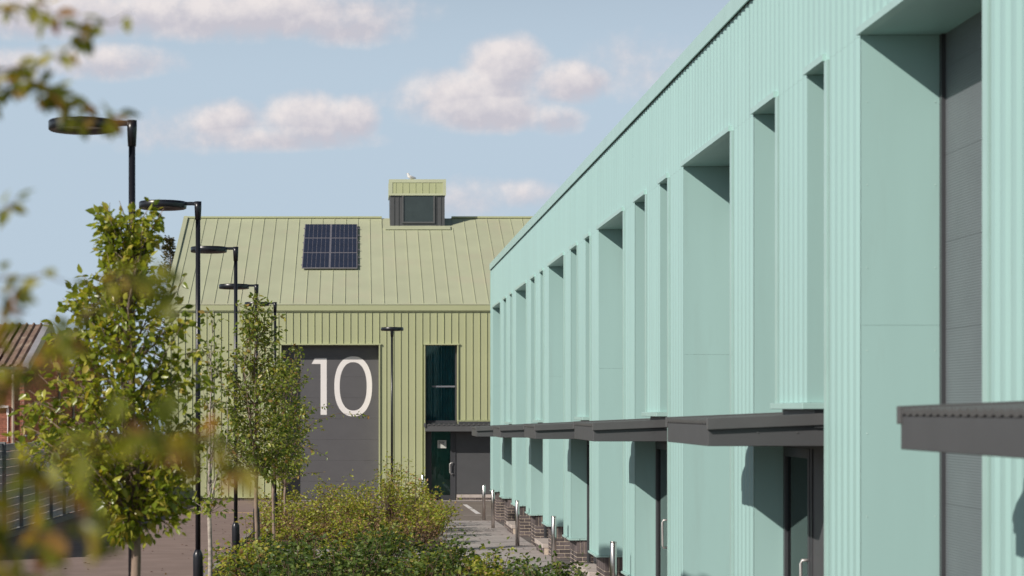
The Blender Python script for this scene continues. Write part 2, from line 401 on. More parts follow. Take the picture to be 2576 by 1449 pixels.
def screws(y, x1, z0, z1):
    b = MB()
    z = z0 + .25
    while z < z1 - .1:
        for x in (XW + .05, x1 - .06):
            v = [(x, y - .005, z)] + [(x + .006 * math.cos(t), y - .001, z + .006 * math.sin(t)) for t in [i * math.pi / 3 for i in range(6)]]
            b.add(v, [(0, i + 1, (i + 1) % 6 + 1) for i in range(6)])
        z += .62
    kind(TB(b, 'screw_head', TEALPALE), 'stuff')
def trim_v(y0, y1, z0, z1):
    b = MB(); b.box(XW - .012, XW + .03, y0, y1, z0, z1); TB(b, 'corner_trim', TEALPALE)
def pier(y0, y1, z0=BOT, z1=HEAD, depth=XE):
    if y1 > y0 + .3: 
        TB(ribbed(y0 + .0, y1 - .115, z0, z1), 'ribbed_cladding', TEAL)
        trim_v(y1 - .098, y1, z0, z1)
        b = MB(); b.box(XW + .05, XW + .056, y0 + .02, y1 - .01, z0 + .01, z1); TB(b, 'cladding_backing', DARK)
def canopy(yn, yf, base, parent, mats=(CHARL, CHAR)):
    xo = 2.92
    c = part('canopy', parent, (XW - teal.location.x, yn - teal.location.y, base)); c.location = Vector((0, 0, 0)) - teal.location
    b = MB(); b.box(xo + .016, XE - .03, yn + .045, yf - .03, base, base + .18); bevel(b.build('fascia_board', CHAR, c))
    sl = .035
    XI = XE - .03
    def zt(x): return base + .222 + (x - xo) / (XW - xo) * sl
    for (ya, yb) in ((yn, yn + .06), (yf - .06, yf)):
        b = MB(); b.hexa([(xo, ya, zt(xo) - .085), (XI, ya, zt(XI) - .085), (XI, yb, zt(XI) - .085), (xo, yb, zt(xo) - .085)],
                         [(xo, ya, zt(xo) + .012), (XI, ya, zt(XI) + .012), (XI, yb, zt(XI) + .012), (xo, yb, zt(xo) + .012)])
        bevel(b.build('verge_flashing', CHARL, c))
    # ribbed roof sheet whose ends show along the outer edge
    b = MB(); y = yn + .062; ys = []
    while y < yf - .07:
        ys += [(y, 0), (y + .07, 0), (y + .085, .010), (y + .115, .010)]; y += .13
    v = []; 
    for (q, h) in ys:
        v += [(xo + .012, q, zt(xo) - .04 + h), (xo + .008, q, zt(xo) - .01 + h), (XI, q, zt(XI) - .01 + h)]
    f = []
    for i in range(len(ys) - 1):
        a = 3 * i; f += [(a, a + 3, a + 4, a + 1), (a + 1, a + 4, a + 5, a + 2)]
    b.add(v, f); b.build('roof_sheet', CHARL, c)
    b = MB()
    for i in range(3):
        x = xo + .1 + i * .33; b.lathe([(.009, 0), (.009, .006)], 0, 0, 8)
        o = len(b.v) - 16
        b.v[o:] = [(x + p[0], yn + .045 - p[2], base + .115 + p[1]) for p in b.v[o:]]
    kind(b.build('bolt', CHARL, c), 'stuff')
    return c
def door(y0, y1, x, g, ztop, parent):
    """far half: leaf with glass; y1 is the hinge side"""
    o = -teal.location
    d = part('door', parent, (0, 0, 0)); d.location = o
    b = MB(); w = .07
    b.box(x - .02, x + .05, y0, y0 + w, g, ztop); b.box(x - .02, x + .05, y1 - w, y1, g, ztop)
    b.box(x - .02, x + .05, y0 + w, y1 - w, ztop - .09, ztop); b.box(x - .02, x + .05, y0 + w, y1 - w, g + .02, g + .22)
    bevel(b.build('door_frame', FRAME, d))
    b = MB(); b.box(x + .01, x + .02, y0 + w, y1 - w, g + .22, ztop - .09); b.build('door_glass', GLASS, d)
    b = MB(); zz = g + 1.0; yh = y0 + .035
    b.tube([(x - .015, yh, zz), (x - .075, yh, zz), (x - .085, yh, zz + .03), (x - .085, yh, zz + .33), (x - .075, yh, zz + .36), (x - .015, yh, zz + .36)], .013, 8)
    b.build('handle', SATIN, d)
def window(y0, y1, x, z0, z1):
    w = part('window', teal); w.location = -teal.location
    b = MB(); t = .05
    b.box(x - .03, x + .04, y0, y0 + t, z0, z1); b.box(x - .03, x + .04, y1 - t, y1, z0, z1); b.box(x - .03, x + .04, y0 + t, y1 - t, z0, z0 + t); b.box(x - .03, x + .04, y0 + t, y1 - t, z1 - t, z1)
    b.box(x - .025, x + .035, y0 + t, y1 - t, 3.7, 3.74)
    b.build('window_frame', FRAME, w)
    b = MB(); b.box(x, x + .01, y0 + t, y1 - t, z0 + t, z1 - t); b.build('pane', GLASS, w)
def head_trim(y0, y1):
    b = MB(); b.box(XW - .03, XW + .05, y0 - .02, y1 + .02, HEAD, HEAD + .055); TB(b, 'head_flashing', TEALPALE)
def soffit(y0, y1, x1):
    b = MB(); b.box(XW + .05, x1, y0, y1, HEAD + .002, HEAD + .03); TB(b, 'soffit_panel', TEAL)
tops = []
for k in range(0, 6):
    W = W0 + BAY * k
    wn, n1f, n1n, n2f, n2n = W - 3.05, W - 4.25, W - 5.31, W - 6.57, W - 7.26
    # piers
    py1 = min(W + 1.16, YF)
    pier(W, py1); pier(n1f, wn)
    zb = G(n1f) + 2.77
    pier(n2f, n1n, zb, HEAD)
    # loading bay
    jamb_panels(W, XS, HEAD); jamb_panels(wn, XS, HEAD, 1); soffit(wn, W, XS); head_trim(wn, W)
    if k < 3: screws(W, XS, BOT, HEAD)
    sh = part('roller_shutter', teal); sh.location = -teal.location
    z = G(wn) - .02; 
    while z < HEAD:
        b = MB(); b.box(XS, XS + .05, wn + .02, W - .02, z, min(z + .648, HEAD + .02)); b.build('shutter_panel', SHUTT, sh); z += .65
    b = MB(); b.box(XS - .03, XS - .001, W - .06, W - .001, G(W), HEAD); b.build('guide_rail', FRAME, sh); b = MB(); b.box(XS - .03, XS - .001, wn + .001, wn + .06, G(W), HEAD); b.build('guide_rail', FRAME, sh)
    # small windows over the entrance
    for (a, c) in ((n1n, n1f), (n2n, n2f)):
        jamb_panels(c, XE, HEAD, -1, zb - .3 if c == n1f else zb); jamb_panels(a, XE, HEAD, 1, zb - .3 if a == n2n else zb); soffit(a, c, XE); head_trim(a, c)
        window(a + .02, c, XE, zb - .1, HEAD)
    # entrance recess
    g = G(n1f)
    jamb_panels(n1f, XE, zb - .3, -1, BOT); jamb_panels(n2n, XE, zb - .3, 1, BOT)
    door(n1f - 1.12, n1f, XE, g, g + 2.36, teal)
    b = MB(); b.box(XE, XE + .03, n2n + .03, n1f - 1.125, g + .3, g + 2.36); TB(b, 'entrance_panel', CHAR)
    b = MB(); b.box(XE - .012, XE + .03, n2n, n2n + .03, g + .3, g + 2.36); TB(b, 'panel_trim', FRAME); b = MB(); b.box(XE - .012, XE + .03, n1f - 1.2, n1f - 1.125, g + .3, g + 2.36); TB(b, 'panel_trim', FRAME)
    b = MB(); b.box(XE - .02, XE + .06, n2n, n1f, g + 2.36, zb - .1); TB(b, 'transom_panel', CHAR)
    b = MB(); b.box(XE + .3, XE + .32, n2n, n1f, g, HEAD); TB(b, 'lobby_wall', ROOMW)
    # low brick upstand with pale sill under the panel
    b = MB(); b.box(XW + .02, XE + .02, n2n + .002, n1f - 1.2, g - .15, g + .17); TB(b, 'upstand', MORTAR)
    y = n2n + .01
    while y < n1f - 1.22:
        for zz in (g + .02, g + .096):
            b2 = min(y + .215, n1f - 1.2); bricks.append(('y', y, b2, XW + .012, zz, zz + .065, y))
        y += .226
    for (xa, xb_, ya, yb) in ((XW - .02, XE + .0, n2n + .004, (n2n + n1f - 1.18) / 2 - .004), (XW - .02, XE, (n2n + n1f - 1.18) / 2 + .004, n1f - 1.18)):
        b = MB(); b.box(xa, xb_ - .002, ya, yb, g + .173, g + .262); bevel(TB(b, 'sill_stone', STONE), .008)
    canopy(n1f - 2.36, n1f - .006, g + 2.405, teal)
    # pier foot above the canopy
    b = MB(); b.box(XW - .05, XE - .04, n2f - .06, n1n + .03, zb - .055, zb - .002); bevel(TB(b, 'pier_cap', TEALPALE))
    b = MB(); b.box(XW + .06, XE - .022, n2f - .02, n1n, g + 2.56, zb - .057); TB(b, 'pier_foot', CHAR)
    # plinths and drip flashings
    for (a, c, jt) in ((W, py1, XS), (n1f, wn, XE)):
        plinth(a + .03, c - .03, jt)
        b = MB(); b.box(XW - .035, XB + .05, a - .01, c + .01, BOT - .03, BOT - .003); TB(b, 'drip_flashing', TEALPALE)
        b = MB(); b.box(XB + .05, jt, a, a + .02, BOT - .028, BOT - .003); TB(b, 'drip_flashing', TEALPALE)
# the first pier toward the camera
pier(7.05, 8.19); jamb_panels(7.04, XS, HEAD, 1)
# band above the openings, coping, far gable
y = YN
while y < YF - .1:
    y1 = min(y + BAY, YF - .1); TB(ribbed(y, y1 - .004, HEAD + .001, TOP), 'ribbed_band', TEAL); y = y1
y = YN
while y < YF:
    y1 = min(y + 3.0, YF + .03)
    b = MB(); b.box(XW - .036, XW - .022, y, y1 - .006, TOP - .01, TOP + .17); b.box(XW - .022, XW + .5, y, y1 - .006, TOP + .155, TOP + .17)
    b.box(XW - .030, XW + .03, y, y1 - .006, TOP - .03, TOP - .018) if False else None
    TB(b, 'coping', TEALPALE); y = y1
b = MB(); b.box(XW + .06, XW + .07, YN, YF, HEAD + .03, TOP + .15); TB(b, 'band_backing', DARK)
b = MB(); b.box(XW - .0215, XW + .058, YN, YF, TOP + .001, TOP + .03); TB(b, 'coping_shade_strip', DARK)  # near-black strip: shade under the coping put into the colour
b = MB(); b.box(XW - .015, XW + .12, YF - .1, YF, BOT, TOP); TB(b, 'corner_post', TEAL)
b = MB(); b.box(XW + .12, 24, YF - .03, YF, BOT, TOP); TB(b, 'gable_cladding', TEAL)
b = MB(); b.hexa([(XW + .3, YN, TOP + .12), (24, YN, TOP + .12), (24, YF, TOP + .12), (XW + .3, YF, TOP + .12)], [(XW + .3, YN, TOP + .14), (24, YN, TOP + .9), (24, YF, TOP + .9), (XW + .3, YF, TOP + .14)]); TB(b, 'roof', TEALPALE)
# bricks: the 300 that show largest are objects, the rest one mesh
cand = [q for q in bricks if 24 < q[6]]
cand.sort(key=lambda q: q[6])
def brick_box(b, q):
    ax, a, c, fx, z0, z1, _ = q
    if ax == 'x': b.box(a, c, fx, fx + .1, z0, z1)
    else: b.box(fx, fx + .1, a, c, z0, z1)
rest = MB(); cnt = 0
for q in cand:
    if cnt < 300 and q[6] > 26:
        b = MB(); brick_box(b, q); TB(b, 'brick', BRICK); cnt += 1
    else: brick_box(rest, q)
kind(TB(rest, 'brickwork', BRICK), 'stuff')

# ------------------------------------------------------------------ green building
FY = 75.0; S = FPX / FY
def fx(px): return (px - CX) / S
def fz(py): return EYE - (py - CY) / S
EAVE = fz(765); RY = 84.1; RZ = EYE + (CY - 549) / (FPX / RY); SL = (RZ - EAVE) / (RY - FY)
def rz(y): return EAVE + (y - FY) * SL
GL, GR = -7.0, 9.4; gg = G(FY)
green = thing('green_industrial_unit', 'pale olive green standing seam unit numbered 10 with pitched roof', 'building', (1.2, FY, gg))
def GB(b, name, mat, parent=None):
    o = b.build(name, mat, parent or green)
    if parent is None: o.location = -green.location
    return o
sx0, sx1, sz1 = fx(708), fx(953), fz(868); wx0, wx1, wz0, wz1 = fx(1070), fx(1150), fz(1058), fz(868)
cz1, cz0 = fz(1066), fz(1085); PB = fz(1250); PT = fz(783)
b = MB(); b.box(GL + .02, GR, FY + .75, 2 * RY - FY, gg - .3, EAVE - .05)
b.add([(GL + .03, FY + .1, EAVE - .15), (GL + .03, RY, RZ - .06), (GL + .03, 2 * RY - FY, EAVE - .15), (GL + .5, FY + .1, EAVE - .15), (GL + .5, RY, RZ - .06), (GL + .5, 2 * RY - FY, EAVE - .15)], [(0, 1, 2), (3, 5, 4), (0, 3, 4, 1), (1, 4, 5, 2)])
b.box(GL + .02, sx0 - .001, FY + .06, FY + .749, gg - .3, EAVE - .05); b.box(sx1 + .001, wx0 - .01, FY + .06, FY + .749, gg - .3, EAVE - .05)
b.box(sx0 - .001, sx1 + .001, FY + .06, FY + .749, sz1 + .02, EAVE - .05); b.box(wx0 - .01, GR, FY + .06, FY + .749, wz1 + .02, EAVE - .05)
b.box(wx1 + .02, GR, FY + .06, FY + .749, cz1, wz1 + .018)
GB(b, 'wall_core', GREEN)
# wall pans with standing seams, one object each
seam = MB(); pw = 18.1 / S
xs = fx(953) + .02
edges = []
e = xs
while e > GL + .05: edges.append(e); e -= pw
edges.append(GL); e = xs + pw
while e < GR: edges.append(e); e += pw
edges = sorted(edges)
for a, c in zip(edges, edges[1:]):
    mid = (a + c) / 2
    segs = [(PB, PT)]
    if sx0 < mid < sx1: segs = [(sz1 + .03, PT)]
    if wx0 < mid: segs = [(wz1 + .03, PT)] if mid < wx1 + .02 else [(cz1 + .13, PT)]
    a2, c2 = a, c
    if mid < wx0 < c: c2 = wx0 - .0
    if mid > wx1 > a and mid > wx0: a2 = max(a, wx1 + .03) if a < wx1 + .03 else a
    for z0, z1 in segs:
        b = MB(); b.box(a2 + .003, c2 - .003, FY + .03, FY + .058, z0, z1); b.box(c2 - .014, c2 - .0055, FY + .002, FY + .0295, z0, z1)
        GB(b, 'wall_panel', GREEN)
def gbox(name, mat, x0, x1, y0, y1, z0, z1, parent=None, bv=.004):
    b = MB(); b.box(x0, x1, y0, y1, z0, z1); o = GB(b, name, mat, parent)
    return bevel(o, bv)
gbox('fascia', GREEN, GL - .05, GR, FY - .06, FY + .055, PT + .02, EAVE - .03)
gbox('eave_flashing', GREENROOF, GL - .05, GR, FY - .08, FY + .2, EAVE - .028, EAVE + .0)
gbox('panel_flashing', GREEN, GL, GR, FY - .03, FY + .028, PT - .015, PT + .018)
gbox('base_flashing', GREEN, GL, sx0 - .05, FY - .04, FY + .05, PB - .04, PB - .003)
gbox('base_flashing', GREEN, sx1 + .05, wx0 - .03, FY - .04, FY + .05, PB - .04, PB - .003)
# opening surrounds
gbox('opening_trim', GREEN, sx0 - .07, sx1 + .09, FY - .045, FY + .062, sz1 - .0, sz1 + .05)
gbox('opening_trim', GREEN, sx0 - .05, sx0 - .001, FY - .03, FY + .062, gg, sz1 - .002)
gbox('opening_trim', GREEN, sx1 + .001, sx1 + .05, FY - .03, FY + .062, gg, sz1 - .002)
gbox('opening_trim', GREEN, wx0 - .06, wx1 + .09, FY - .045, FY + .062, wz1, wz1 + .05)
gbox('opening_trim', GREEN, wx0 - .04, wx0 - .001, FY - .03, FY + .062, gg, wz1 - .002)
gbox('opening_trim', GREEN, wx1 + .005, wx1 + .05, FY - .03, FY + .4, cz1 + .08, wz1 - .002)
gbox('opening_trim', GREEN, wx1 + .05, GR, FY - .04, FY + .062, cz1 + .08, cz1 + .12)
gbox('opening_trim', CHAR, wx1 + .05, GR, FY - .01, FY + .07, cz1 + .0, cz1 + .078)
# reveals
for (xa, xb_) in ((sx0 - .02, sx0), (sx1, sx1 + .0009)): pass
# soldier plinth bricks
root = part('brick_plinth', green); root.location = -green.location
b = MB(); b.box(GL, sx0 - .05, FY + .022, FY + .06, gg - .2, PB - .04); b.build('mortar_bed', MORTAR, root); b = MB(); b.box(sx1 + .05, wx0 - .03, FY + .022, FY + .06, gg - .2, PB - .04); b.build('mortar_bed', MORTAR, root)
for (xa, xb_) in ((GL, sx0 - .05), (sx1 + .05, wx0 - .03)):
    x = xa
    while x < xb_ - .05:
        b = MB(); b.box(x + .005, x + .07, FY + .01, FY + .055, PB - .26, PB - .045); b.build('brick', BRICK, root); x += .076
# shutter 10
sh = part('shutter', green); sh.location = -green.location
SY = FY + .5; joints = [fz(947.5) + i * .763 for i in (-6, -5, -4, -3, -2, -1, 0, 1, 2)]
joints = [gg - .05] + [j for j in joints if gg + .1 < j < sz1 - .05] + [sz1 + .1]
for a, c in zip(joints, joints[1:]):
    b = MB(); b.box(sx0, sx1, SY, SY + .05, a + .001, c - .001); bevel(b.build('shutter_panel', SHUT, sh), .0025)
def ring_mesh(cx, cz, ax, az, bx, bz, y, n=72, ex=2.25):
    b = MB(); v = []
    def se(a, rx, rz_): c, s = math.cos(a), math.sin(a); return (math.copysign(abs(c) ** (2 / ex), c) * rx, math.copysign(abs(s) ** (2 / ex), s) * rz_)
    for i in range(n):
        a = 2 * math.pi * i / n
        o = se(a, ax, az); q = se(a, bx, bz)
        for yy_ in (y, y + .003): v += [(cx + o[0], yy_, cz + o[1]), (cx + q[0], yy_, cz + q[1])]
    f = []
    for i in range(n):
        j = (i + 1) % n; f += [(4 * i, 4 * i + 1, 4 * j + 1, 4 * j), (4 * i + 2, 4 * j + 2, 4 * j + 3, 4 * i + 3), (4 * i, 4 * j, 4 * j + 2, 4 * i + 2), (4 * i + 1, 4 * i + 3, 4 * j + 3, 4 * j + 1)]
    return b.add(v, f)
# pixel positions are read on the facade plane; the shutter stands half a metre deeper
s2 = FPX / SY
def ux(px): return (px - CX) / s2
def uz(py): return EYE - (py - CY) / s2
zx, zc = ux(888.5), (uz(896.5) + uz(1047.5)) / 2; hw = (ux(936.5) - ux(841.5)) / 2; hh = (uz(896.5) - uz(1047.5)) / 2; st = 13.5 / s2
ring_mesh(zx, zc, hw, hh, hw - st, hh - st * 1.08, SY - .006).build('numeral', WHITE, sh)
b = MB(); x0, x1 = ux(806.5), ux(822); zt_, zb_ = uz(901), uz(1043.5); xa = ux(784); zm = uz(915.5)
y = SY - .006
v = [(x0, y, zb_), (x1, y, zb_), (x1, y, zt_), (ux(792), y, zt_), (xa, y, zm), (x0, y, zm)]
v2 = [(p[0], y + .003, p[2]) for p in v]
b.add(v + v2, [(0, 1, 2, 5), (5, 2, 3, 4), (6, 11, 8, 7), (11, 10, 9, 8)] + [(i, i + 6, (i + 1) % 6 + 6, (i + 1) % 6) for i in range(6)])
b.build('numeral', WHITE, sh)
# window over the entrance
w = part('window', green); w.location = -green.location
WY = FY + .28
b = MB(); t = .07
b.box(wx0, wx0 + .045, WY, WY + .08, wz0, wz1); b.box(wx1 - .06, wx1, WY, WY + .08, wz0, wz1); b.box(wx0, wx1, WY - .01, WY + .08, wz0 - .08, wz0); b.box(wx0, wx1, WY, WY + .08, wz1, wz1 + .04)
bevel(b.build('window_frame', FRAME, w))
gbar = MB(); gbar.box(wx0 + .25, wx1 - .06, WY + .0, WY + .03, fz(974), fz(970)); gbar.build('glazing_bar', material('grey_bar', (.2, .21, .24), .5), w)
b = MB(); b.box(wx0 + .045, wx1 - .06, WY + .035, WY + .045, wz0, wz1); b.build('pane', GLASS, w)
b = MB(); v = []; n = 60
for i in range(n + 1):
    x = wx0 + (wx1 - wx0) * i / n; yv = WY + .25 + .04 * math.sin(i * 1.3) + .02 * math.sin(i * .47); v += [(x, yv, wz0 - .3), (x, yv, wz1 + .2)]
b.add(v, [(2 * i, 2 * i + 1, 2 * i + 3, 2 * i + 2) for i in range(n)], True); b.build('curtain', CURTAIN, w)
gbox('sill_band', CHAR, wx0, GR, FY + .15, FY + .4, cz1, wz0 - .082)
# entrance door, panel and canopy of the green unit
DY = FY + .42; dx1 = fx(1148)
d = part('door', green); d.location = -green.location
b = MB(); b.box(wx0, wx0 + .24, DY, DY + .06, gg, cz0 + .05); b.box(dx1 - .2, dx1, DY, DY + .06, gg, cz0 + .05); b.box(wx0 + .24, dx1 - .2, DY, DY + .06, cz0 - .02, cz0 + .05); b.box(wx0 + .24, dx1 - .2, DY, DY + .06, gg, gg + .18)
b.box(dx1 - .06, dx1 - .005, DY - .02, DY - .001, gg, cz0 + .05)
bevel(b.build('door_frame', FRAME, d))
b = MB(); b.box(wx0 + .24, dx1 - .2, DY + .02, DY + .03, gg + .18, cz0 - .02); b.build('door_glass', GLASS, d)
b = MB(); xh = dx1 - .22; z0, z1 = gg + .96, gg + 1.36
b.tube([(xh + .12, DY, z0), (xh + .1, DY - .07, z0), (xh + .03, DY - .09, z0), (xh, DY - .09, z0 + .05), (xh, DY - .09, z1 - .05), (xh + .03, DY - .09, z1), (xh + .1, DY - .07, z1), (xh + .12, DY, z1)], .021, 8); b.build('handle', SATIN, d)
# notice: pale sheet with small printed lines
b = MB(); nx0, nx1, nz0, nz1 = fx(1101) + .01, fx(1124), fz(1128), fz(1108); b.box(nx0, nx1, DY - .004, DY + .012, nz0, nz1)
nt_ = b.build('notice', material('paper', (.62, .64, .58), .8), d)
b = MB()
for i in range(4): b.box(nx0 + .03 + .02 * (i % 2), nx1 - .04 - .03 * (i % 3), DY - .007, DY - .0045, nz1 - .06 - i * .03, nz1 - .047 - i * .03)
b.build('printed_lines', FRAME, d)
b = MB(); b.box(wx0 - .1, GR, FY + 1.6, FY + 1.62, gg, EAVE - 1); GB(b, 'inner_wall', ROOMW)
gbox('entrance_panel', CHAR, dx1 + .002, GR, DY + .01, DY + .05, gg + .22, cz0 + .1)
gbox('sill_stone', STONE, dx1 + .03, GR, FY + .1, DY + .0, gg + .1, gg + .21)
up = part('upstand', green); up.location = -green.location
b = MB(); b.box(dx1 + .03, GR, FY + .135, DY, gg - .2, gg + .098); b.build('mortar_bed', MORTAR, up)
x = dx1 + .03
while x < 6.5:
    b = MB(); b.box(x + .005, x + .215, FY + .125, FY + .2, gg + .028, gg + .093); b.build('brick', BRICK, up); x += .225
c = part('canopy', green); c.location = -green.location
cyo = FY - .42
b = MB(); b.box(wx0 - .02, GR, cyo + .02, FY + .4, cz0, cz1 - .07); bevel(b.build('fascia_board', CHARL, c))
b = MB(); x = wx0
v = []; prof = []
while x < 6.5: prof += [(x, 0), (x + .1, 0), (x + .12, .02), (x + .16, .02)]; x += .18
for (q, h) in prof: v += [(q, cyo, cz1 - .065 + h), (q, cyo, cz1 - .03 + h), (q, FY + .02, cz1 + h - .02)]
f = []
for i in range(len(prof) - 1):
    a = 3 * i; f += [(a, a + 3, a + 4, a + 1), (a + 1, a + 4, a + 5, a + 2)]
b.add(v, f); b.build('roof_sheet', CHARL, c)
b = MB(); b.box(wx0 - .06, wx0 - .001, cyo - .03, FY - .05, cz1 - .12, cz1 + .02); bevel(b.build('verge_flashing', CHARL, c))
# roof pans
rp = 97.2 / 1.98 / 1.4907 / S
b = MB(); b.hexa([(GL, FY - .02, EAVE - .03), (GR, FY - .02, EAVE - .03), (GR, RY, RZ - .03), (GL, RY, RZ - .03)], [(GL, FY - .02, EAVE - .005), (GR, FY - .02, EAVE - .005), (GR, RY, RZ - .005), (GL, RY, RZ - .005)])
b.hexa([(GL, RY, RZ - .03), (GR, RY, RZ - .03), (GR, 2 * RY - FY, EAVE - .03), (GL, 2 * RY - FY, EAVE - .03)], [(GL, RY, RZ - .005), (GR, RY, RZ - .005), (GR, 2 * RY - FY, EAVE - .005), (GL, 2 * RY - FY, EAVE - .005)])
GB(b, 'roof_deck', GREENROOF)
dX0, dX1, dY0, dY1 = (980 - CX) * 83.0 / FPX, (1120 - CX) * 83.0 / FPX, 83.0, 85.2
x = .02 - 16 * rp
while x < GR:
    a, c_ = max(x, GL), min(x + rp, GR)
    if c_ - a > .03:
        b = MB(); ye = dY0 - .1 if (dX0 - .2 < (a + c_) / 2 < dX1 + .2) else RY - .02
        y0 = FY - .05
        b.hexa([(a + .003, y0, rz(y0)), (c_ - .003, y0, rz(y0)), (c_ - .003, ye, rz(ye)), (a + .003, ye, rz(ye))], [(a + .003, y0, rz(y0) + .01), (c_ - .003, y0, rz(y0) + .01), (c_ - .003, ye, rz(ye) + .01), (a + .003, ye, rz(ye) + .01)])
        y0 = FY + .02
        b.hexa([(c_ - .017, y0, rz(y0) + .012), (c_ - .0035, y0, rz(y0) + .012), (c_ - .0035, ye, rz(ye) + .012), (c_ - .017, ye, rz(ye) + .012)], [(c_ - .017, y0, rz(y0) + .033), (c_ - .0035, y0, rz(y0) + .033), (c_ - .0035, ye, rz(ye) + .033), (c_ - .017, ye, rz(ye) + .033)])
        GB(b, 'roof_panel', GREENROOF)
    x += rp
b = MB(); b.box(GL - .04, dX0 - .3, RY - .12, RY + .12, RZ + .0, RZ + .07); b.box(dX1 + .3, GR, RY - .12, RY + .12, RZ, RZ + .07); bevel(GB(b, 'ridge_flashing', GREEN))
b = MB(); y0 = FY - .08; b.hexa([(GL - .07, y0, rz(y0) - .2), (GL + .1, y0, rz(y0) - .2), (GL + .1, RY, RZ - .2), (GL - .07, RY, RZ - .2)], [(GL - .07, y0, rz(y0) + .07), (GL + .1, y0, rz(y0) + .07), (GL + .1, RY, RZ + .09), (GL - .07, RY, RZ + .09)]); GB(b, 'verge_flashing', GREENROOF)
# roof vent turret
dtop, dmid = EYE + (CY - 452) * 83 / FPX, EYE + (CY - 490) * 83 / FPX; zr = rz(83.0)
q = part('vent_turret', green); q.location = -green.location
b = MB(); b.box(dX0 + .02, dX1 - .02, dY0 + .02, dY1, zr - .5, dmid); bevel(b.build('turret_body', CHAR, q))
b = MB(); b.box(dX0 - .02, dX1 + .02, dY0 - .03, dY1 + .03, dmid, dtop - .0); bevel(b.build('turret_hood', GREEN, q))
b = MB(); b.box(dX0 - .03, dX1 + .03, dY0 - .05, dY0 - .031, dmid - .03, dmid + .05); b.box(dX0 - .03, dX1 + .03, dY0 - .05, dY0 - .031, dtop - .12, dtop + .01); b.box(dX0 - .03, dX0 + .12, dY0 - .049, dY0 - .031, dmid + .05, dtop - .12); b.box(dX1 - .1, dX1 + .03, dY0 - .049, dY0 - .031, dmid + .05, dtop - .12)
b.build('hood_flashing', GREENROOF, q)
for i in range(7):
    xs_ = dX0 + .24 + i * .265; b = MB(); b.box(xs_, xs_ + .018, dY0 - .045, dY0 - .031, dmid + .05, dtop - .12); b.box(xs_ + .018, xs_ + .03, dY0 - .034, dY0 - .0305, dmid + .05, dtop - .12) ; b.build('seam', CHARL if False else GREEN, q)
tx0, tx1, tz0, tz1 = (1015 - CX) * 83 / FPX, (1090 - CX) * 83 / FPX, EYE + (CY - 558) * 83 / FPX, EYE + (CY - 491) * 83 / FPX
b = MB(); t = .06
b.box(tx0 - t, tx0, dY0 - .04, dY0 + .019, tz0 - t, tz1); b.box(tx1, tx1 + t, dY0 - .04, dY0 + .019, tz0 - t, tz1); b.box(tx0, tx1, dY0 - .04, dY0 + .019, tz0 - t, tz0); b.build('turret_frame', CHARL, q)
b = MB(); b.box(tx0, tx1, dY0 + .005, dY0 + .018, tz0, tz1); b.build('turret_glass', material('louvre_glass', (.045, .06, .06), .25, var=.1), q)
for xx in (dX0 + .18, dX0 + .36, dX1 - .36, dX1 - .18): b = MB(); b.box(xx, xx + .015, dY0 - .005, dY0 + .0195, zr + .02, dmid); b.build('seam', CHAR, q)
b = MB(); yy0 = dY0 - .35; b.hexa([(dX0 - .2, yy0, rz(yy0) + .05), (dX1 + .2, yy0, rz(yy0) + .05), (dX1 + .2, dY0 + .02, rz(dY0) + .05), (dX0 - .2, dY0 + .02, rz(dY0) + .05)], [(dX0 - .2, yy0, rz(yy0) + .075), (dX1 + .2, yy0, rz(yy0) + .075), (dX1 + .2, dY0 + .02, rz(dY0) + .075), (dX0 - .2, dY0 + .02, rz(dY0) + .075)])
b.build('apron_flashing', GREENROOF, q)
# gull on the turret
gx, gy, gz = (1034 - CX) * 83.4 / FPX, 83.4, dtop + .01
gull = thing('gull', 'small white gull perched on top of the roof vent turret', 'bird', (gx, gy, gz))
def ellips(b, c, r, n=10, tilt=0):
    v = []; f = []
    for i in range(n + 1):
        a = math.pi * i / n
        for j in range(n): t = 2 * math.pi * j / n; p = Vector((r[0] * math.cos(a), r[1] * math.sin(a) * math.cos(t), r[2] * math.sin(a) * math.sin(t))); p = Matrix.Rotation(tilt, 3, 'Y') @ p; v.append(p + Vector(c))
    for i in range(n):
        for j in range(n): f.append((i * n + j, i * n + (j + 1) % n, (i + 1) * n + (j + 1) % n, (i + 1) * n + j))
    return b.add(v, f, True)
b = MB(); ellips(b, (0, 0, .13), (.15, .06, .07), tilt=.35); ellips(b, (-.1, 0, .2), (.05, .04, .08)); ellips(b, (-.115, 0, .27), (.045, .036, .036)); b.build('body', GULLW, gull)
b = MB(); ellips(b, (.06, -.03, .12), (.15, .045, .045), tilt=.25); b.build('wing', GULLG, gull)
b = MB(); b.add([(-.155, -.01, .27), (-.155, .01, .27), (-.155, 0, .285), (-.21, 0, .265)], [(0, 1, 2), (0, 3, 1), (1, 3, 2), (2, 3, 0)]); b.build('beak', BEAK, gull)
b = MB(); b.tube([(-.01, -.02, .08), (-.01, -.02, 0)], .008, 5); b.tube([(.01, .02, .08), (.01, .02, 0)], .008, 5); b.build('leg', BEAK, gull)
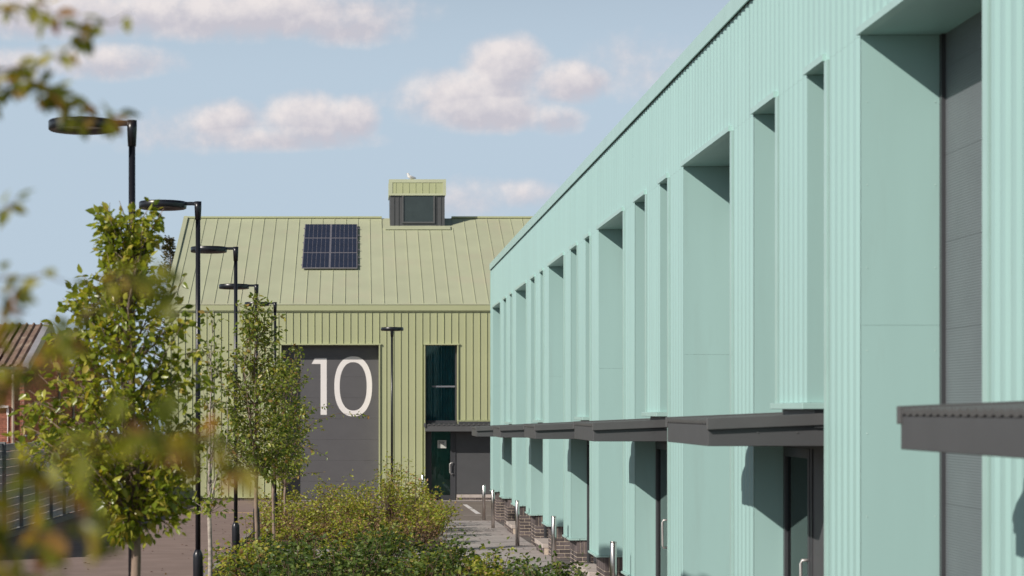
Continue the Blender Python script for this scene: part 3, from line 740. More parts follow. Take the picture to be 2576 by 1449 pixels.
# solar panels
names = ['upper left', 'middle left', 'lower left', 'upper right', 'middle right', 'lower right']
X0s = (-2.12, -1.065); ys3 = [(81.45, 83.03), (79.85, 81.42), (78.24, 79.82)]
cellme = None
for i, xa in enumerate(X0s):
    for j, (ya, yb) in enumerate(ys3):
        p0 = Vector((xa, ya, rz(ya) + .13)); L_ = math.hypot(yb - ya, rz(yb) - rz(ya)); Wd = 1.05
        sp = thing('solar_panel', names[i * 3 + j] + ' dark blue solar module of the pair of columns on the green roof', 'solar panel', p0, 'solar panels on the green roof')
        sp.rotation_euler = (math.atan(SL), 0, 0)
        b = MB(); b.box(0, Wd, 0, L_, -.035, 0); bevel(b.build('frame', ALU, sp), .003)
        cw, ch = (Wd - .05) / 6, (L_ - .05) / 2
        b = MB(); b.box(.0, cw - .018, 0, ch - .018, .001, .006)
        me0 = None
        for r_ in range(2):
            for c_ in range(6):
                if me0 is None: ob = b.build('cell', DIODE, sp); me0 = ob.data
                else: ob = link('cell', me0, sp)
                ob.location = (.031 + c_ * cw, .033 + r_ * ch, 0)
        e0, e1 = (-.04, 0) if i == 0 else (Wd, Wd + .09)
        for q_ in ((e0, e1, L_ * .25, L_ * .25 + .05, -.06, -.03), (e0, e1, L_ * .75, L_ * .75 + .05, -.06, -.03), (.1, .14, .1, .14, -.13, -.036), (Wd - .14, Wd - .1, L_ - .14, L_ - .1, -.13, -.036)):
            b = MB(); b.box(*q_); b.build('mounting_rail', ALU, sp)


# ------------------------------------------------------------------ old brick works on the left
OX, OY = -12.1, 75.0
old = thing('old_brick_works', 'old red brick works with ribbed sheet roofs behind the grey fence', 'building', (OX - 6, OY, G(OY)))
def OB(b, name, mat, parent=None): o = b.build(name, mat, parent or old); o.location = -old.location; return o
oe = EYE + (CY - 915) / (FPX / OY); orr = EYE + (CY - 816) / (FPX / 80.2); HP = 5.2
b = MB(); b.box(OX - 14, OX, OY, OY + 4 * HP * 1.02, G(OY) - .5, oe - .05)
OB(b, 'wall', OLDMORT)
for u in range(2):
    y0 = OY + u * 2 * HP * 1.02; ym = y0 + HP; y1 = y0 + 2 * HP
    b = MB(); b.add([(OX, y0, oe - .06), (OX, y1, oe - .06), (OX, ym, orr - .1), (OX - 14, y0, oe - .06), (OX - 14, y1, oe - .06), (OX - 14, ym, orr - .1)], [(0, 1, 2), (3, 5, 4), (0, 2, 5, 3), (1, 4, 5, 2)]); OB(b, 'gable_wall', OLDBRICK)
    # ribbed sheets, one per 1.1 m
    sgn = [(y0 - .25, oe - .1, ym, orr), (y1 + .0, oe, ym, orr)]
    for (ya, za, yb, zb2) in sgn:
        x = OX + .12
        while x > OX - 8:
            b = MB(); pr = []
            for i in range(4): o_ = x - i * .28; pr += [(o_, .07), (o_ - .05, .07), (o_ - .09, 0), (o_ - .24, 0)]
            v = []
            for (q2, h) in pr: v += [(q2, ya, za + h), (q2, yb, zb2 + h)]
            b.add(v, [(2 * i, 2 * i + 2, 2 * i + 3, 2 * i + 1) for i in range(len(pr) - 1)]); OB(b, 'roof_sheet', ASB); x -= 1.12
        b = MB(); b.hexa([(OX - .02, ya, za - .25), (OX + .2, ya, za - .25), (OX + .2, yb, zb2 - .25), (OX - .02, yb, zb2 - .25)], [(OX - .02, ya, za + .1), (OX + .2, ya, za + .1), (OX + .2, yb, zb2 + .13), (OX - .02, yb, zb2 + .13)]); OB(b, 'bargeboard', BARGE)
b = MB(); b.box(OX - 8, OX + .1, OY - .35, OY - .24, oe - .22, oe - .12); OB(b, 'gutter', FRAME)
cnt = 0; rest = MB(); z = oe - .25; r_ = 0
while z > 1.0:
    x = OX - .0 - (.1125 if r_ % 2 else 0)
    while x > OX - 3.4:
        a = x - .215
        b = rest if (cnt >= 300 or x < OX - 1.45) else MB()
        b.box(a, x, OY - .012, OY + .03, z - .065, z)
        if b is not rest: OB(b, 'brick', OLDBRICK); cnt += 1
        x -= .225
    z -= .075; r_ += 1
# side wall bricks, far and in shade
z = oe - .1; r_ = 0
while z > .6:
    y = OY + (.11 if r_ % 2 else 0)
    while y < OY + 22: rest.box(OX - .03, OX + .01, y, y + .215, z - .065, z); y += .225
    z -= .075; r_ += 1
kind(OB(rest, 'brickwork', OLDBRICK), 'stuff')
b = MB(); dxp = (33 - CX) * 74.9 / FPX; b.lathe([(.055, G(OY)), (.055, oe - .1)], dxp, OY - .12, 12); b.lathe([(.09, oe - .32), (.09, oe - .1)], dxp, OY - .12, 12); OB(b, 'downpipe', material('painted_pipe', (.42, .34, .26), .7))
b = MB(); b.box(dxp - .75, dxp - .32, OY - .05, OY - .014, EYE + (CY - 950) / S, EYE + (CY - 931) / S); OB(b, 'wall_sign', WHITE)
b = MB(); b.box(dxp - .75, dxp - .33, OY - .2, OY - .014, EYE + (CY - 1027) / S, EYE + (CY - 1018) / S); OB(b, 'flood_light', BARGE)
b = MB(); zc1 = EYE + (CY - 1020) / S; b.tube([(dxp - .2, OY - .05, zc1 - .05), (dxp - .2, OY - .05, zc1 - 1.3), (dxp - .26, OY - .09, zc1 - 1.4), (dxp - .35, OY - .12, zc1 - 1.33)], .022, 8); b.box(dxp - .24, dxp - .16, OY - .1, OY - .02, zc1 - .35, zc1 - .1); OB(b, 'cable_conduit', WHITE)
b = MB(); b.box(dxp - .45, dxp - .15, OY - .3, OY - .2, zc1 - .08, zc1); b.box(dxp - .2, dxp - .15, OY - .2, OY - .02, zc1 - .06, zc1 - .02); OB(b, 'security_camera', WHITE)
for yy in (OY + 8.3, OY + 12.4): b = MB(); b.lathe([(.05, G(OY)), (.05, oe)], OX + .08, yy, 10); OB(b, 'downpipe', POST)
b = MB(); b.tube([(OX + .05, OY, 1.5), (OX + .05, OY + 20, 1.5)], .04, 6); OB(b, 'service_pipe', POST)

# ------------------------------------------------------------------ fence
FX = -8.42
fen = thing('slatted_fence', 'tall dark grey ribbed board fence with posts along the left of the road', 'fence', (FX, 60, G(60)))
y = 49.0 - 2.5 * 4
bmesh_board = {}
while y < 77:
    g = G(y + 1.25)
    b = MB(); b.box(FX - .07, FX + .07, y - .06, y + .06, g - .1, g + 2.27); b.box(FX + .071, FX + .085, y - .03, y + .03, g, g + 2.25)
    o = b.build('fence_post', POST, fen); o.location = -fen.location
    if not bmesh_board:
        bb = MB()
        pf = []
        nrib = 5; h = .178
        for i in range(nrib): z0 = .012 + i * (h - .024) / nrib; s_ = (h - .024) / nrib; pf += [(0, z0), (.012, z0 + s_ * .25), (.012, z0 + s_ * .7), (0, z0 + s_ * .9)]
        pf = [(-.02, 0)] + [(0.016, 0.002), (.016, .012)] + pf + [(.016, h - .01), (-.02, h)]
        v = []
        for (px_, pz_) in pf: v += [(px_, 0, pz_), (px_, 2.37, pz_)]
        bb.add(v, [(2 * i, 2 * i + 1, 2 * i + 3, 2 * i + 2) for i in range(len(pf) - 1)] + [(0, 2 * len(pf) - 2, 2 * len(pf) - 1, 1)])
        first = bb.build('fence_board', FENCE, fen); bmesh_board['m'] = first.data; ob = first
    else: ob = None
    for i in range(11):
        if ob is None: ob = link('fence_board', bmesh_board['m'], fen)
        ob.location = Vector((FX, y + .065, g + .14 + i * .19)) - fen.location; ob = None
    y += 2.5
# timber framed conifer and others come later

# ------------------------------------------------------------------ lamps
def lamp(px, Y, topy, label, H=None, yaw=0, X=None):
    x = (px - CX) * Y / FPX if X is None else X; g = G(Y); top = EYE + (CY - topy) * Y / FPX; h = top - g
    t = thing('street_lamp', label, 'street lamp', (x, Y, g), 'black street lamps with disc heads', yaw)
    b = MB(); b.lathe([(.065, 0), (.065, .86), (.062, .90), (.036, .96)], n=20); bevel(b.build('base_sleeve', BLACK, t), .002)
    b = MB(); b.box(.055, .069, -.035, .035, .3, .75); b.build('access_door', BLACK, t)
    b = MB(); b.lathe([(.034, .95), (.031, h - .2)], n=16); b.build('pole', BLACK, t)
    b = MB(); b.lathe([(.038, h - .24), (.046, h - .08), (.046, h)], n=16); b.build('collar', BLACK, t)
    b = MB(); b.box(-.2, -.03, -.022, .022, h - .05, h - .005); b.box(-.2, -.15, -.05, .05, h - .06, h - .005); bevel(b.build('bracket_arm', BLACK, t), .006)
    cxh = -.46; r = .31
    hd = MB()
    hd.lathe([(.20, h - .055), (.25, h - .085), (r - .012, h - .095), (r, h - .085), (r, h - .015), (r - .01, h - .004), (.1, h + .008), (.001, h + .012)], cxh, 0, 40, cap=False); hd.build('lamp_head', BLACK, t)
    b = MB(); b.lathe([(.001, h - .052), (.2, h - .056)], cxh, 0, 32, cap=False); b.build('lens', LENS, t)
    return t
lamp(332, 19.1, 303, 'tallest black disc street lamp, its pole behind the leafy tree')
lamp(498, 27.0, 507, 'second black disc street lamp, right of the leafy tree')
lamp(593, 35.3, 621, 'third black disc street lamp in the row, sleeve showing beside shrubs')
lamp(645, 42.5, 715, 'fourth street lamp, rising behind the pointed tree top')
lamp(692, 52.1, 760, 'fifth and farthest street lamp of the left row, head hidden in leaves')
lamp(986, 57.0, 825, 'lone street lamp in front of the green wall right of the number', yaw=R(90))
# ------------------------------------------------------------------ bollards
bl = [(3.55, 58.2, 'steel bollard standing on the pavement corner farthest from the teal wall'), (3.5, 53.5, 'steel bollard at the far corner of the teal building'),
      (3.49, 45.2, 'steel bollard third from the front along the teal wall'), (3.49, 36.8, 'steel bollard with its foot behind leafy shrub tips'), (3.5, 28.3, 'nearest steel bollard cut by the bottom edge'),
      (2.26, 72.0, 'steel bollard against the green wall beside the glass door')]
for (x, y, lab) in bl:
    t = thing('bollard', lab, 'bollard', (x, y, G(y)), 'stainless steel bollards')
    b = MB(); b.lathe([(.046, 0), (.046, .975), (.042, .98)], n=24); b.build('tube', STEEL, t)
    b = MB(); b.lathe([(.0465, .982), (.0465, .995), (.04, 1.0)], n=24); b.build('cap', STEEL, t)
    b = MB(); b.lathe([(.075, 0), (.075, .008)], n=20); b.build('ground_collar', KERB, t)

# ------------------------------------------------------------------ vegetation
LEAF_A = leaf_material('pear_leaf', [(0, (.11, .155, .02)), (.3, (.21, .27, .03)), (.6, (.36, .395, .05)), (.88, (.50, .48, .085)), (1, (.54, .41, .10))], .28, .38)
LEAF_B = leaf_material('tree_leaf', [(0, (.10, .15, .027)), (.4, (.19, .25, .042)), (.8, (.33, .36, .07)), (.95, (.42, .37, .09)), (1, (.38, .20, .07))], .34, .36)
LEAF_D = leaf_material('dark_shrub_leaf', [(0, (.05, .09, .018)), (.5, (.09, .145, .028)), (.85, (.16, .22, .045)), (1, (.28, .29, .06))], .5, .3)
LEAF_Y = leaf_material('yellow_shrub_leaf', [(0, (.18, .23, .03)), (.4, (.33, .38, .05)), (.8, (.50, .48, .08)), (.92, (.44, .30, .13)), (1, (.40, .20, .12))], .5, .38)
LEAF_R = leaf_material('russet_leaf', [(0, (.14, .10, .045)), (.5, (.26, .17, .09)), (.8, (.34, .24, .13)), (1, (.36, .17, .10))], .6, .3)
LEAF_F = leaf_material('foreground_leaf', [(0, (.10, .13, .018)), (.35, (.20, .22, .03)), (.68, (.38, .36, .06)), (.85, (.42, .28, .08)), (1, (.34, .13, .07))], .4, .5)
LV = [Vector(p) for p in ((0, 0, 0), (.28, .27, .04), (.62, .24, .0), (1, 0, -.14), (.62, -.24, .0), (.28, -.27, .04), (.45, 0, -.08))]
LF = [(0, 1, 6), (1, 2, 6), (2, 3, 6), (3, 4, 6), (4, 5, 6), (5, 0, 6)]
LV4 = [Vector(p) for p in ((0, 0, 0), (.45, .30, .06), (1, 0, -.08), (.45, -.30, .06))]
LF4 = [(0, 1, 2), (0, 2, 3)]
def leaf_mat4(p, axis, size, rg, wide=1.0):
    axis = axis.normalized(); n = Vector((rg.gauss(0, .5), rg.gauss(0, .5), rg.gauss(.6, .4)))
    s = axis.cross(n)
    if s.length < 1e-3: s = axis.cross(Vector((1, 0, 0)))
    s.normalize(); n = s.cross(axis)
    m = Matrix.Identity(4)
    for i in range(3): m[i][0] = axis[i] * size; m[i][1] = s[i] * size * wide; m[i][2] = n[i] * size; m[i][3] = p[i]
    return m
def leaves_joined(mats, name, mat, parent, simple=False):
    V, F = (LV4, LF4) if simple else (LV, LF); b = MB()
    for m in mats: b.add([m @ v for v in V], F, True)
    return kind(b.build(name, mat, parent), 'stuff')
def leaf_proto(mat):
    b = MB(); b.add(LV, LF, True); me = bpy.data.meshes.new('leaf'); me.from_pydata(b.v, [], b.f); me.materials.append(mat); me.polygons.foreach_set('use_smooth', b.sm); return me
def tree(name, label, px, Y, env, split_y, trunk_r, nlimb, per, leafsize, leafmat, barkmat, n_obj=0, seed=1, cat='tree', forks=3, group=None, depth=.8, simple=False, lean=0, droop=-.5, wide=1.0, bias=.55):
    """env: list of (pixel y, left x, right x) crown outline from the top down"""
    rg = random.Random(seed); x0 = (px - CX) * Y / FPX; g = G(Y); base = Vector((x0, Y, g))
    t = thing(name, label, cat, base, group)
    s = FPX / Y
    E = [(EYE + (CY - py) / s - g, (xl - px) / s, (xr - px) / s) for (py, xl, xr) in env]   # local z, left, right (top first)
    topz, botz = E[0][0], E[-1][0]
    def width(z):
        for (za, la, ra), (zb_, lb, rb) in zip(E, E[1:]):
            if zb_ <= z <= za:
                f = (z - zb_) / max(1e-6, za - zb_); return lb + (la - lb) * f, rb + (ra - rb) * f
        return (E[-1][1], E[-1][2])
    zs = EYE + (CY - split_y) / s - g
    # leaders
    wood = MB(); pts = [Vector((lean * i / 6 * .1, 0, zs * i / 6)) + Vector((rg.gauss(0, .008), rg.gauss(0, .008), 0)) * (i > 0) for i in range(7)]
    wood.tube(pts, [trunk_r * (1.12 - .2 * i / 6) for i in range(7)], 9)
    forkp = pts[-1]; leaders = []
    for k in range(forks):
        L_ = []; n = 9; cx = 0; off = Vector((rg.uniform(-1, 1), rg.uniform(-1, 1), 0)) * (.0 if k == 0 else .22)
        tz = topz if k == 0 else zs + (topz - zs) * rg.uniform(.55, .85)
        for i in range(n):
            f = i / (n - 1); z = zs + (tz - zs) * f; l, r_ = width(min(z, topz)); mid = (l + r_) / 2 * min(1, f * 1.5) if z > botz else 0
            sw = math.sin(f * math.pi / 2)
            L_.append(Vector((forkp.x * (1 - f) + mid * .8 * f + off.x * sw, off.y * sw, z)) + Vector((rg.gauss(0, .012), rg.gauss(0, .012), 0)) * (i > 0))
        L_[0] = forkp
        wood.tube(L_, [trunk_r * (.8 if k == 0 else .5) * (1 - .85 * i / (n - 1)) for i in range(n)], 7); leaders.append(L_)
    wood.build('trunk', barkmat, t)
    tw = MB(); mats = []
    ph = [rg.uniform(0, 6.28) for _ in range(4)]; maxw = max(b_ - a_ for _, a_, b_ in E)
    for q in range(nlimb):
        z = botz + (topz - botz) * rg.random() ** .95
        l, r_ = width(z)
        if rg.random() > .25 + .85 * (r_ - l) / maxw: continue
        cx = (l + r_) / 2; hw_ = (r_ - l) / 2
        a = rg.uniform(0, 2 * math.pi)
        lump = .5 + .5 * math.sin(z * 7.3 / max(.6, depth) + 2 * a + ph[0]) * math.sin(3 * a - z * 4.1 + ph[1])
        if rg.random() > .35 + .8 * lump: continue
        rr = hw_ * (bias + (1.22 - bias) * rg.random() ** .8) * (.78 + .34 * lump)
        tip = Vector((cx + rr * math.cos(a), rr * depth * math.sin(a), z))
        Ld = leaders[0] if rg.random() < .5 else rg.choice(leaders)
        zst = z - .12 - rr * rg.uniform(.3, .8); zst = max(zst, zs)
        i = min(len(Ld) - 1, max(0, int((zst - Ld[0].z) / max(.01, (Ld[-1].z - Ld[0].z)) * (len(Ld) - 1)))); st = Ld[i]
        mid = st.lerp(tip, .5) + Vector((rg.gauss(0, .04), rg.gauss(0, .04), rg.uniform(-.02, .06)))
        tr = trunk_r * .18
        tw.tube([st, mid, tip], [tr, tr * .6, tr * .25], 4)
        out = (tip - st).normalized()
        for j in range(per):
            f = rg.uniform(.3, 1.0) ** .7
            p = (mid.lerp(tip, (f - .5) * 2) if f > .5 else st.lerp(mid, f * 2))
            side = Vector((rg.gauss(0, 1), rg.gauss(0, 1), rg.gauss(0, .8))).normalized()
            p2 = p + side * rg.uniform(.01, .09) * (leafsize / .08)
            ax = side * .8 + out * .5 + Vector((0, 0, droop)) + Vector((rg.gauss(0, .3), rg.gauss(0, .3), rg.gauss(0, .3)))
            mats.append(leaf_mat4(p2, ax, leafsize * rg.uniform(.6, 1.15), rg, wide))
    tw.build('branches', barkmat, t)
    if n_obj:
        mats.sort(key=lambda m: m[1][3]); near = mats[:n_obj * 3]; rg.shuffle(near); near_, rest_ = near[:n_obj], near[n_obj:] + mats[n_obj * 3:]
        me = leaf_proto(leafmat)
        for m in near_: o = link('leaf', me, t); o.matrix_local = m
    else: rest_ = mats
    leaves_joined(rest_, 'foliage', leafmat, t, simple)
    return t
tree('leafy_tree', 'broad young tree with glossy yellow-green leaves at left, largest in focus', 340, 17.2,
     [(508, 285, 385), (540, 245, 405), (600, 265, 395), (660, 235, 405), (720, 205, 430), (760, 150, 445), (800, 145, 455), (900, 140, 485), (960, 120, 505), (1010, 55, 515), (1060, 35, 520), (1130, 50, 515), (1200, 190, 480), (1290, 230, 470), (1345, 270, 430), (1375, 310, 390)],
     1310, .042, 410, 25, .086, LEAF_A, BARK, n_obj=280, seed=3, forks=6)
tree('sparse_birch', 'thin pale-barked sapling with few leaves beside the second lamp', 527, 26.0,
     [(775, 520, 560), (850, 490, 570), (950, 500, 560), (1050, 480, 590), (1150, 470, 620), (1230, 470, 620), (1290, 480, 600)], 1290, .028, 80, 9, .085, LEAF_B, BARKP, seed=5, forks=5, depth=.9, bias=.3)
tree('narrow_tree', 'tall narrow dense green tree in front of the green wall', 645, 34.0,
     [(738, 640, 665), (775, 600, 690), (860, 592, 708), (900, 555, 720), (960, 520, 735), (1050, 508, 755), (1150, 525, 765), (1205, 600, 715)], 1195, .032, 340, 20, .085, LEAF_B, BARK, seed=8, forks=3, bias=.35)
tree('slim_tree', 'slim tree with russet-tipped twigs just right of the narrow tree', 688, 41.0,
     [(900, 680, 740), (950, 670, 760), (1000, 665, 765), (1080, 645, 790), (1150, 650, 780), (1215, 670, 720)], 1210, .030, 190, 19, .085, LEAF_B, BARK, seed=12, forks=3, bias=.35)
tree('leaning_tree', 'young tree whose long twigs reach across the grey shutter', 717, 49.0,
     [(870, 735, 755), (930, 730, 785), (1000, 715, 775), (1060, 700, 790), (1130, 690, 780), (1200, 700, 770)], 1225, .030, 90, 18, .085, LEAF_B, BARK, seed=14, forks=3, bias=.4)
# long outreaching twigs of the leaning tree
def twig_spray(px0, pts, Y, leafmat, size, dens, parent, seed, woodmat=TWIG, rad=.006, n_obj=True, spread=.05, ymod=0.0, name='leaf'):
    rg = random.Random(seed); P = [at(a, b_, Y + ymod * math.sin(i * 1.7)) for i, (a, b_) in enumerate(pts)]
    tw = MB(); tw.tube(P, [rad * (1 - .7 * i / (len(P) - 1)) for i in range(len(P))], 5)
    o = tw.build('twig', woodmat, parent); o.location = -parent.location
    me = leaf_proto(leafmat)
    for a, c in zip(P, P[1:]):
        n = max(1, int((c - a).length * dens))
        for i in range(n):
            p = a.lerp(c, rg.random()); side = Vector((rg.gauss(0, .8), rg.gauss(0, .8), rg.gauss(-.2, .8))).normalized()
            ax = side + (c - a).normalized() * .6 + Vector((0, 0, -.3)); m = leaf_mat4(p + side * rg.uniform(0, spread) - parent.location, ax, size * rg.uniform(.65, 1.15), rg)
            l = link(name, me, parent); l.matrix_local = m
lt = [o for o in C.objects if o.name.startswith('leaning_tree')][0]
for i, pts in enumerate([[(730, 1130), (790, 1060), (850, 1040), (930, 1045)], [(735, 1150), (770, 1075), (815, 1080)], [(720, 1210), (770, 1190), (812, 1188)], [(740, 1120), (790, 1130), (825, 1150)],
                         [(735, 1000), (765, 960), (780, 925)], [(735, 1060), (800, 1025), (840, 1020)], [(725, 1100), (742, 1110), (800, 1122)]]):
    twig_spray(0, pts, 48.4, LEAF_B, .085, 26, lt, 40 + i, rad=.009)

def named(n): return [o for o in C.objects if o.name == n][0]
for i, pts in enumerate([[(335, 900), (240, 800), (190, 790), (150, 768)], [(335, 760), (280, 600), (245, 535)], [(340, 700), (385, 570), (412, 525)], [(340, 1150), (200, 1060), (90, 1010), (45, 1045)],
                         [(340, 1180), (180, 1120), (80, 1085)], [(350, 1200), (450, 1140), (505, 1170)], [(350, 1260), (430, 1240), (490, 1290)], [(340, 880), (240, 800), (212, 700)],
                         [(350, 850), (430, 760), (468, 690)], [(335, 1060), (160, 970), (128, 905)], [(345, 1000), (440, 900), (498, 880)], [(335, 650), (320, 560), (300, 505)],
                         [(340, 1290), (260, 1270), (225, 1240)], [(345, 1310), (370, 1330), (385, 1365)], [(340, 1000), (110, 1000), (60, 1060), (50, 1110)]]):
    twig_spray(0, pts, 17.1, LEAF_A, .092, 34, named('leafy_tree'), 60 + i, rad=.008, woodmat=BARK, ymod=.12)
for i, pts in enumerate([[(645, 930), (590, 880), (545, 885)], [(650, 850), (700, 790), (716, 800)], [(645, 1020), (570, 940), (528, 930)], [(645, 1080), (560, 1010), (512, 1020)], [(648, 860), (605, 790), (596, 760)], [(645, 1150), (560, 1110), (520, 1130)], [(650, 950), (705, 900), (722, 880)]]):
    twig_spray(0, pts, 33.9, LEAF_B, .088, 30, named('narrow_tree'), 90 + i, rad=.008, woodmat=BARK, ymod=.12)

def shrub(label, x, y, h, w, leafmat, nst, per, size, seed, group, low=.22, dead=0):
    rg = random.Random(seed); t = thing('shrub', label, 'shrub', (x, y, G(y)), group)
    st = MB(); mats = []
    for i in range(nst):
        a = rg.uniform(0, 6.28); r0 = rg.uniform(0, w * .25); r1 = w * rg.uniform(.2, 1) ** .8; hh = h * rg.uniform(.55, 1.0) * (1 - .25 * (r1 / w) ** 2)
        p0 = Vector((r0 * math.cos(a), r0 * math.sin(a), 0)); p2 = Vector((r1 * math.cos(a), r1 * math.sin(a), hh)); p1 = p0.lerp(p2, .55) + Vector((0, 0, .12 * h)) + Vector((rg.gauss(0, .03), rg.gauss(0, .03), 0))
        if i % 7 == 0: p2 = p2 + Vector((rg.gauss(0, .08), rg.gauss(0, .08), h * rg.uniform(.12, .38)))
        st.tube([p0, p1, p2], [.009, .006, .003], 4)
        for j in range(max(3, per // 6)):
            f = rg.uniform(low, 1) ** .8; p = p0.lerp(p1, f * 2) if f < .5 else p1.lerp(p2, (f - .5) * 2)
            if j == 0: p = p2.copy()
            fa = Vector((rg.gauss(0, 1), rg.gauss(0, 1), rg.gauss(.25, .5))).normalized()
            sv = fa.cross(Vector((rg.gauss(0, .3), rg.gauss(0, .3), 1))).normalized(); fl = size * rg.uniform(1.8, 3.0)
            for q in range(4):
                c = p + fa * fl * (q + .6) / 4 + Vector((0, 0, -.02 * q * q * fl / .2)); c.z = max(c.z, .03)
                for sg in (-1, 1):
                    if rg.random() < .9: mats.append(leaf_mat4(c, sv * sg + fa * .7 + Vector((0, 0, rg.gauss(-.1, .2))), size * rg.uniform(.6, 1.0), rg, 1.15))
            mats.append(leaf_mat4(p + fa * fl, fa, size * .9, rg, 1.1))
    st.build('stem', TWIG, t); leaves_joined(mats, 'foliage', leafmat, t, True)
    return t
rg = random.Random(77)
# near dark shrubs
GN = 'dark green shrubs in the near bed'; k = 0
near = [(-1.7, 30.5, .75), (-1.2, 28.5, .75), (-.75, 31, .9), (-.15, 29, .72), (.35, 30.8, .88), (.8, 28.6, .72), (1.3, 30.3, .85), (1.75, 28.4, .66), (2.2, 29.8, .72), (2.45, 27.6, .66), (2.66, 28.9, .5), (-1.5, 33.5, .6), (-.6, 34.3, .55), (.3, 34.5, .6), (1.2, 33.8, .6), (-.9, 26.2, .6), (.1, 26, .6), (1.1, 25.8, .6), (1.9, 25.9, .55), (-1.9, 36, .55), (-1.1, 37, .6), (-.2, 36.4, .55), (.6, 36.8, .6), (1.5, 36.2, .5)]
ORD = ['leftmost', 'second', 'third', 'fourth', 'fifth', 'sixth', 'seventh', 'eighth']
def rows(lst, cuts, names):
    out = {}
    for q in range(len(names)):
        m = sorted([i for i, (x, y, h) in enumerate(lst) if cuts[q] <= y < cuts[q + 1]], key=lambda i: lst[i][0])
        for n_, i in enumerate(m): out[i] = (ORD[n_] if n_ < len(m) - 1 else 'rightmost') + (' from the left' if 0 < n_ < len(m) - 1 else '') + ' in the ' + names[q]
    return out
nm = rows(near, [0, 27, 29.7, 32, 35.2, 99], ['front row', 'second row', 'third row', 'fourth row', 'back row'])
for i, (x, y, h) in enumerate(near):
    shrub('%s leafy shrub, %s of the near bed' % ('dark green' if i % 7 else 'lighter yellow-green', nm[i]), x, y, h * rg.uniform(.95, 1.5), .6, LEAF_D if i % 7 else LEAF_Y, 26, 24, .085, 100 + i, GN)
GF = 'yellow-green shrubs in the far bed'
far = [(-1.9, 44.6, .5), (.6, 44.5, .45), (-2.1, 49, .9), (-1.5, 47, .95), (-1.0, 50, 1.1), (-.5, 47.5, 1.0), (-.1, 51, 1.15), (.4, 48, 1.1), (.85, 51.5, 1.35), (1.2, 48.3, 1.05), (1.6, 51, 1.15), (1.5, 46.3, .7), (.8, 45.9, .6), (-.2, 45.6, .7), (-1.2, 45.5, .55), (-1.8, 53, 1.0), (-.9, 54, 1.2), (.1, 54.5, 1.3), (.95, 55, 1.75), (1.4, 54.2, 1.35), (-2.3, 56, .9), (-.4, 56.8, 1.2), (1.9, 49.3, .9), (2.0, 52.8, 1.0)]
nm = rows(far, [0, 45, 46, 48.2, 50.2, 52.5, 54.3, 99], ['low front edge', 'front row', 'second row', 'third row', 'fourth row', 'fifth row', 'back row'])
for i, (x, y, h) in enumerate(far):
    shrub('yellow-green %sshrub, %s of the far bed' % ('tall ' if h > 1.7 else '', nm[i]), x, y, h * rg.uniform(.85, 1.15), .56, LEAF_Y, 23, 22, .085, 200 + i, GF, low=.4)
# dry ground cover through the beds
def cover(name, label, x0, x1, y0, y1, n, mat, h, seed):
    rg = random.Random(seed); b = MB()
    for i in range(n):
        x, y = rg.uniform(x0, x1), rg.uniform(y0, y1); p = Vector((x, y, G(y) + rg.uniform(.01, h)))
        m = leaf_mat4(p, Vector((rg.gauss(0, 1), rg.gauss(0, 1), rg.gauss(.2, .5))), rg.uniform(.03, .06), rg, 1.2); b.add([m @ v for v in LV4], LF4)
    tag(kind(b.build(name, mat), 'stuff'), label, 'ground cover')
cover('ground_cover', 'dry russet undergrowth between the yellow-green shrubs', -2.4, 1.85, 44.2, 57.3, 15000, LEAF_R, .5, 5)
cover('ground_cover', 'low dark undergrowth between the near shrubs', -2.4, 2.2, 24, 37.8, 6000, LEAF_D, .22, 6)
# bottom left low shrubs at frame edge
shrub('small shrub with red tip at the foot of the second lamp', -2.35, 26.6, .55, .3, LEAF_R, 14, 14, .05, 400, None)
shrub('bright green low shrub left of the second lamp sleeve', -2.1, 25.6, .42, .3, LEAF_Y, 20, 20, .05, 401, None)
# far conifer
def conifer():
    rg = random.Random(9); base = Vector(((424 - CX) * 96 / FPX, 96, G(96))); t = thing('conifer', 'thin brownish conifer tip beside the green roof verge', 'tree', base)
    top = EYE + (CY - 600) * 96 / FPX - base.z; b = MB(); b.tube([(0, 0, 0), (0, 0, top * .5), (.1, 0, top)], [.15, .09, .01], 6); b.build('trunk', BARK, t)
    mats = []; tw = MB()
    for i in range(260):
        z = top * (1 - .55 * rg.random() ** 1.2); r = .12 + (top - z) * .22; a = rg.uniform(0, 6.28); tip = Vector((r * math.cos(a), r * math.sin(a), z + r * .35)); tw.tube([(0.08, 0, z - .1), tip], [.02, .006], 3)
        for j in range(12):
            f = rg.uniform(.2, 1); mats.append(leaf_mat4(Vector((0.08, 0, z - .1)).lerp(tip, f) + Vector((rg.gauss(0, .05), rg.gauss(0, .05), rg.gauss(0, .05))), Vector((math.cos(a), math.sin(a), rg.uniform(0, .8))), .16, rg, .6))
    tw.build('branches', BARK, t); leaves_joined(mats, 'foliage', leaf_material('conifer_leaf', [(0, (.06, .05, .03)), (.6, (.09, .09, .03)), (1, (.14, .12, .04))], .6, .2), t, True)
conifer()

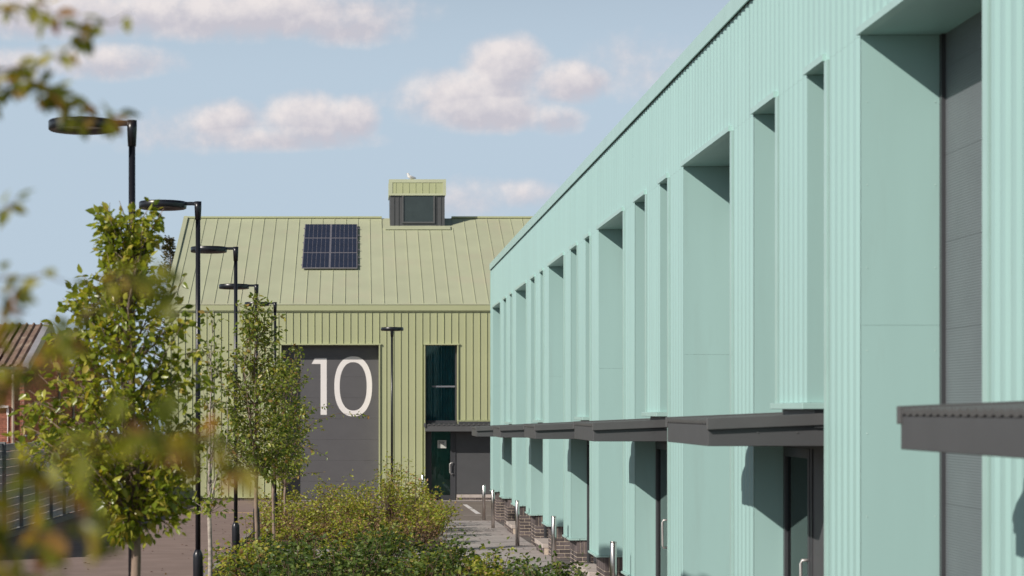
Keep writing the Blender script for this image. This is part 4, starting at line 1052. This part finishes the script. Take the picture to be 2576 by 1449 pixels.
# ------------------------------------------------------------------ foreground tree (its trunk stands just left of the frame)
fg = thing('foreground_tree', 'out of focus leafy branches reaching in from the left edge', 'tree', (-1.25, 4.1, G(4)))
b = MB(); tp = [(-1.25, 4.1, -.05), (-1.22, 4.1, 1), (-1.27, 4.1, 2), (-1.22, 4.1, 3), (-1.25, 4.1, 3.6)]; b.tube(tp, [.035, .03, .026, .018, .008], 9); o = b.build('trunk', BARK, fg); o.location = -fg.location
T = lambda z: None
sprays = [
 ([(-60, 60), (30, 5), (120, 25), (160, 55)], 4.2, 44, .036),
 ([(-60, 190), (60, 165), (150, 140), (200, 95), (215, 75)], 4.2, 36, .036),
 ([(200, 100), (250, 60), (285, 55), (330, 28)], 4.2, 12, .034),
 ([(-60, 290), (10, 215), (60, 195), (110, 225), (150, 245)], 4.2, 46, .036),
 ([(60, 195), (140, 230), (200, 275), (255, 300), (290, 285)], 4.25, 46, .036),
 ([(-60, 560), (-5, 535), (20, 520), (45, 495)], 4.2, 22, .036),
 ([(-60, 700), (60, 700), (110, 690), (180, 715)], 3.9, 16, .032),
 ([(-60, 880), (10, 830), (25, 760), (50, 715)], 3.7, 50, .034),
 ([(-60, 1000), (30, 940), (100, 890), (150, 860), (170, 850)], 3.6, 36, .036),
 ([(170, 850), (250, 760), (290, 690), (330, 700), (440, 690)], 3.8, 24, .034),
 ([(-60, 1010), (60, 960), (160, 900), (180, 870)], 3.6, 20, .034),
 ([(-60, 1260), (60, 1175), (200, 1110), (330, 1085), (440, 1080)], 3.3, 30, .046),
 ([(330, 1085), (450, 1085), (560, 1110), (620, 1190)], 3.3, 40, .048),
 ([(-60, 1330), (60, 1270), (150, 1235), (210, 1215)], 3.4, 26, .042),
 ([(-60, 1440), (40, 1390), (140, 1340), (240, 1300), (300, 1370)], 3.4, 34, .042),
 ([(-60, 1480), (60, 1440), (150, 1440)], 3.4, 44, .042),
 ([(280, 700), (350, 690), (420, 740), (470, 720)], 3.5, 30, .036)]
for i, (pts, Y, dens, size) in enumerate(sprays):
    if i >= 11: Y *= .82; size *= .9
    twig_spray(0, pts, Y, LEAF_F, size * 1.25, dens * 1.7, fg, 500 + i, rad=.0028, spread=.02, ymod=.12)
    if pts[0][0] < 0:
        p = at(*pts[0], Y); q = Vector((-1.25, 4.1, max(.4, min(3.4, p.z - .25)))); b = MB(); b.tube([q, q.lerp(p, .5) + Vector((0, 0, .03)), p], [.009, .005, .003], 5); o = b.build('branch', TWIG, fg); o.location = -fg.location
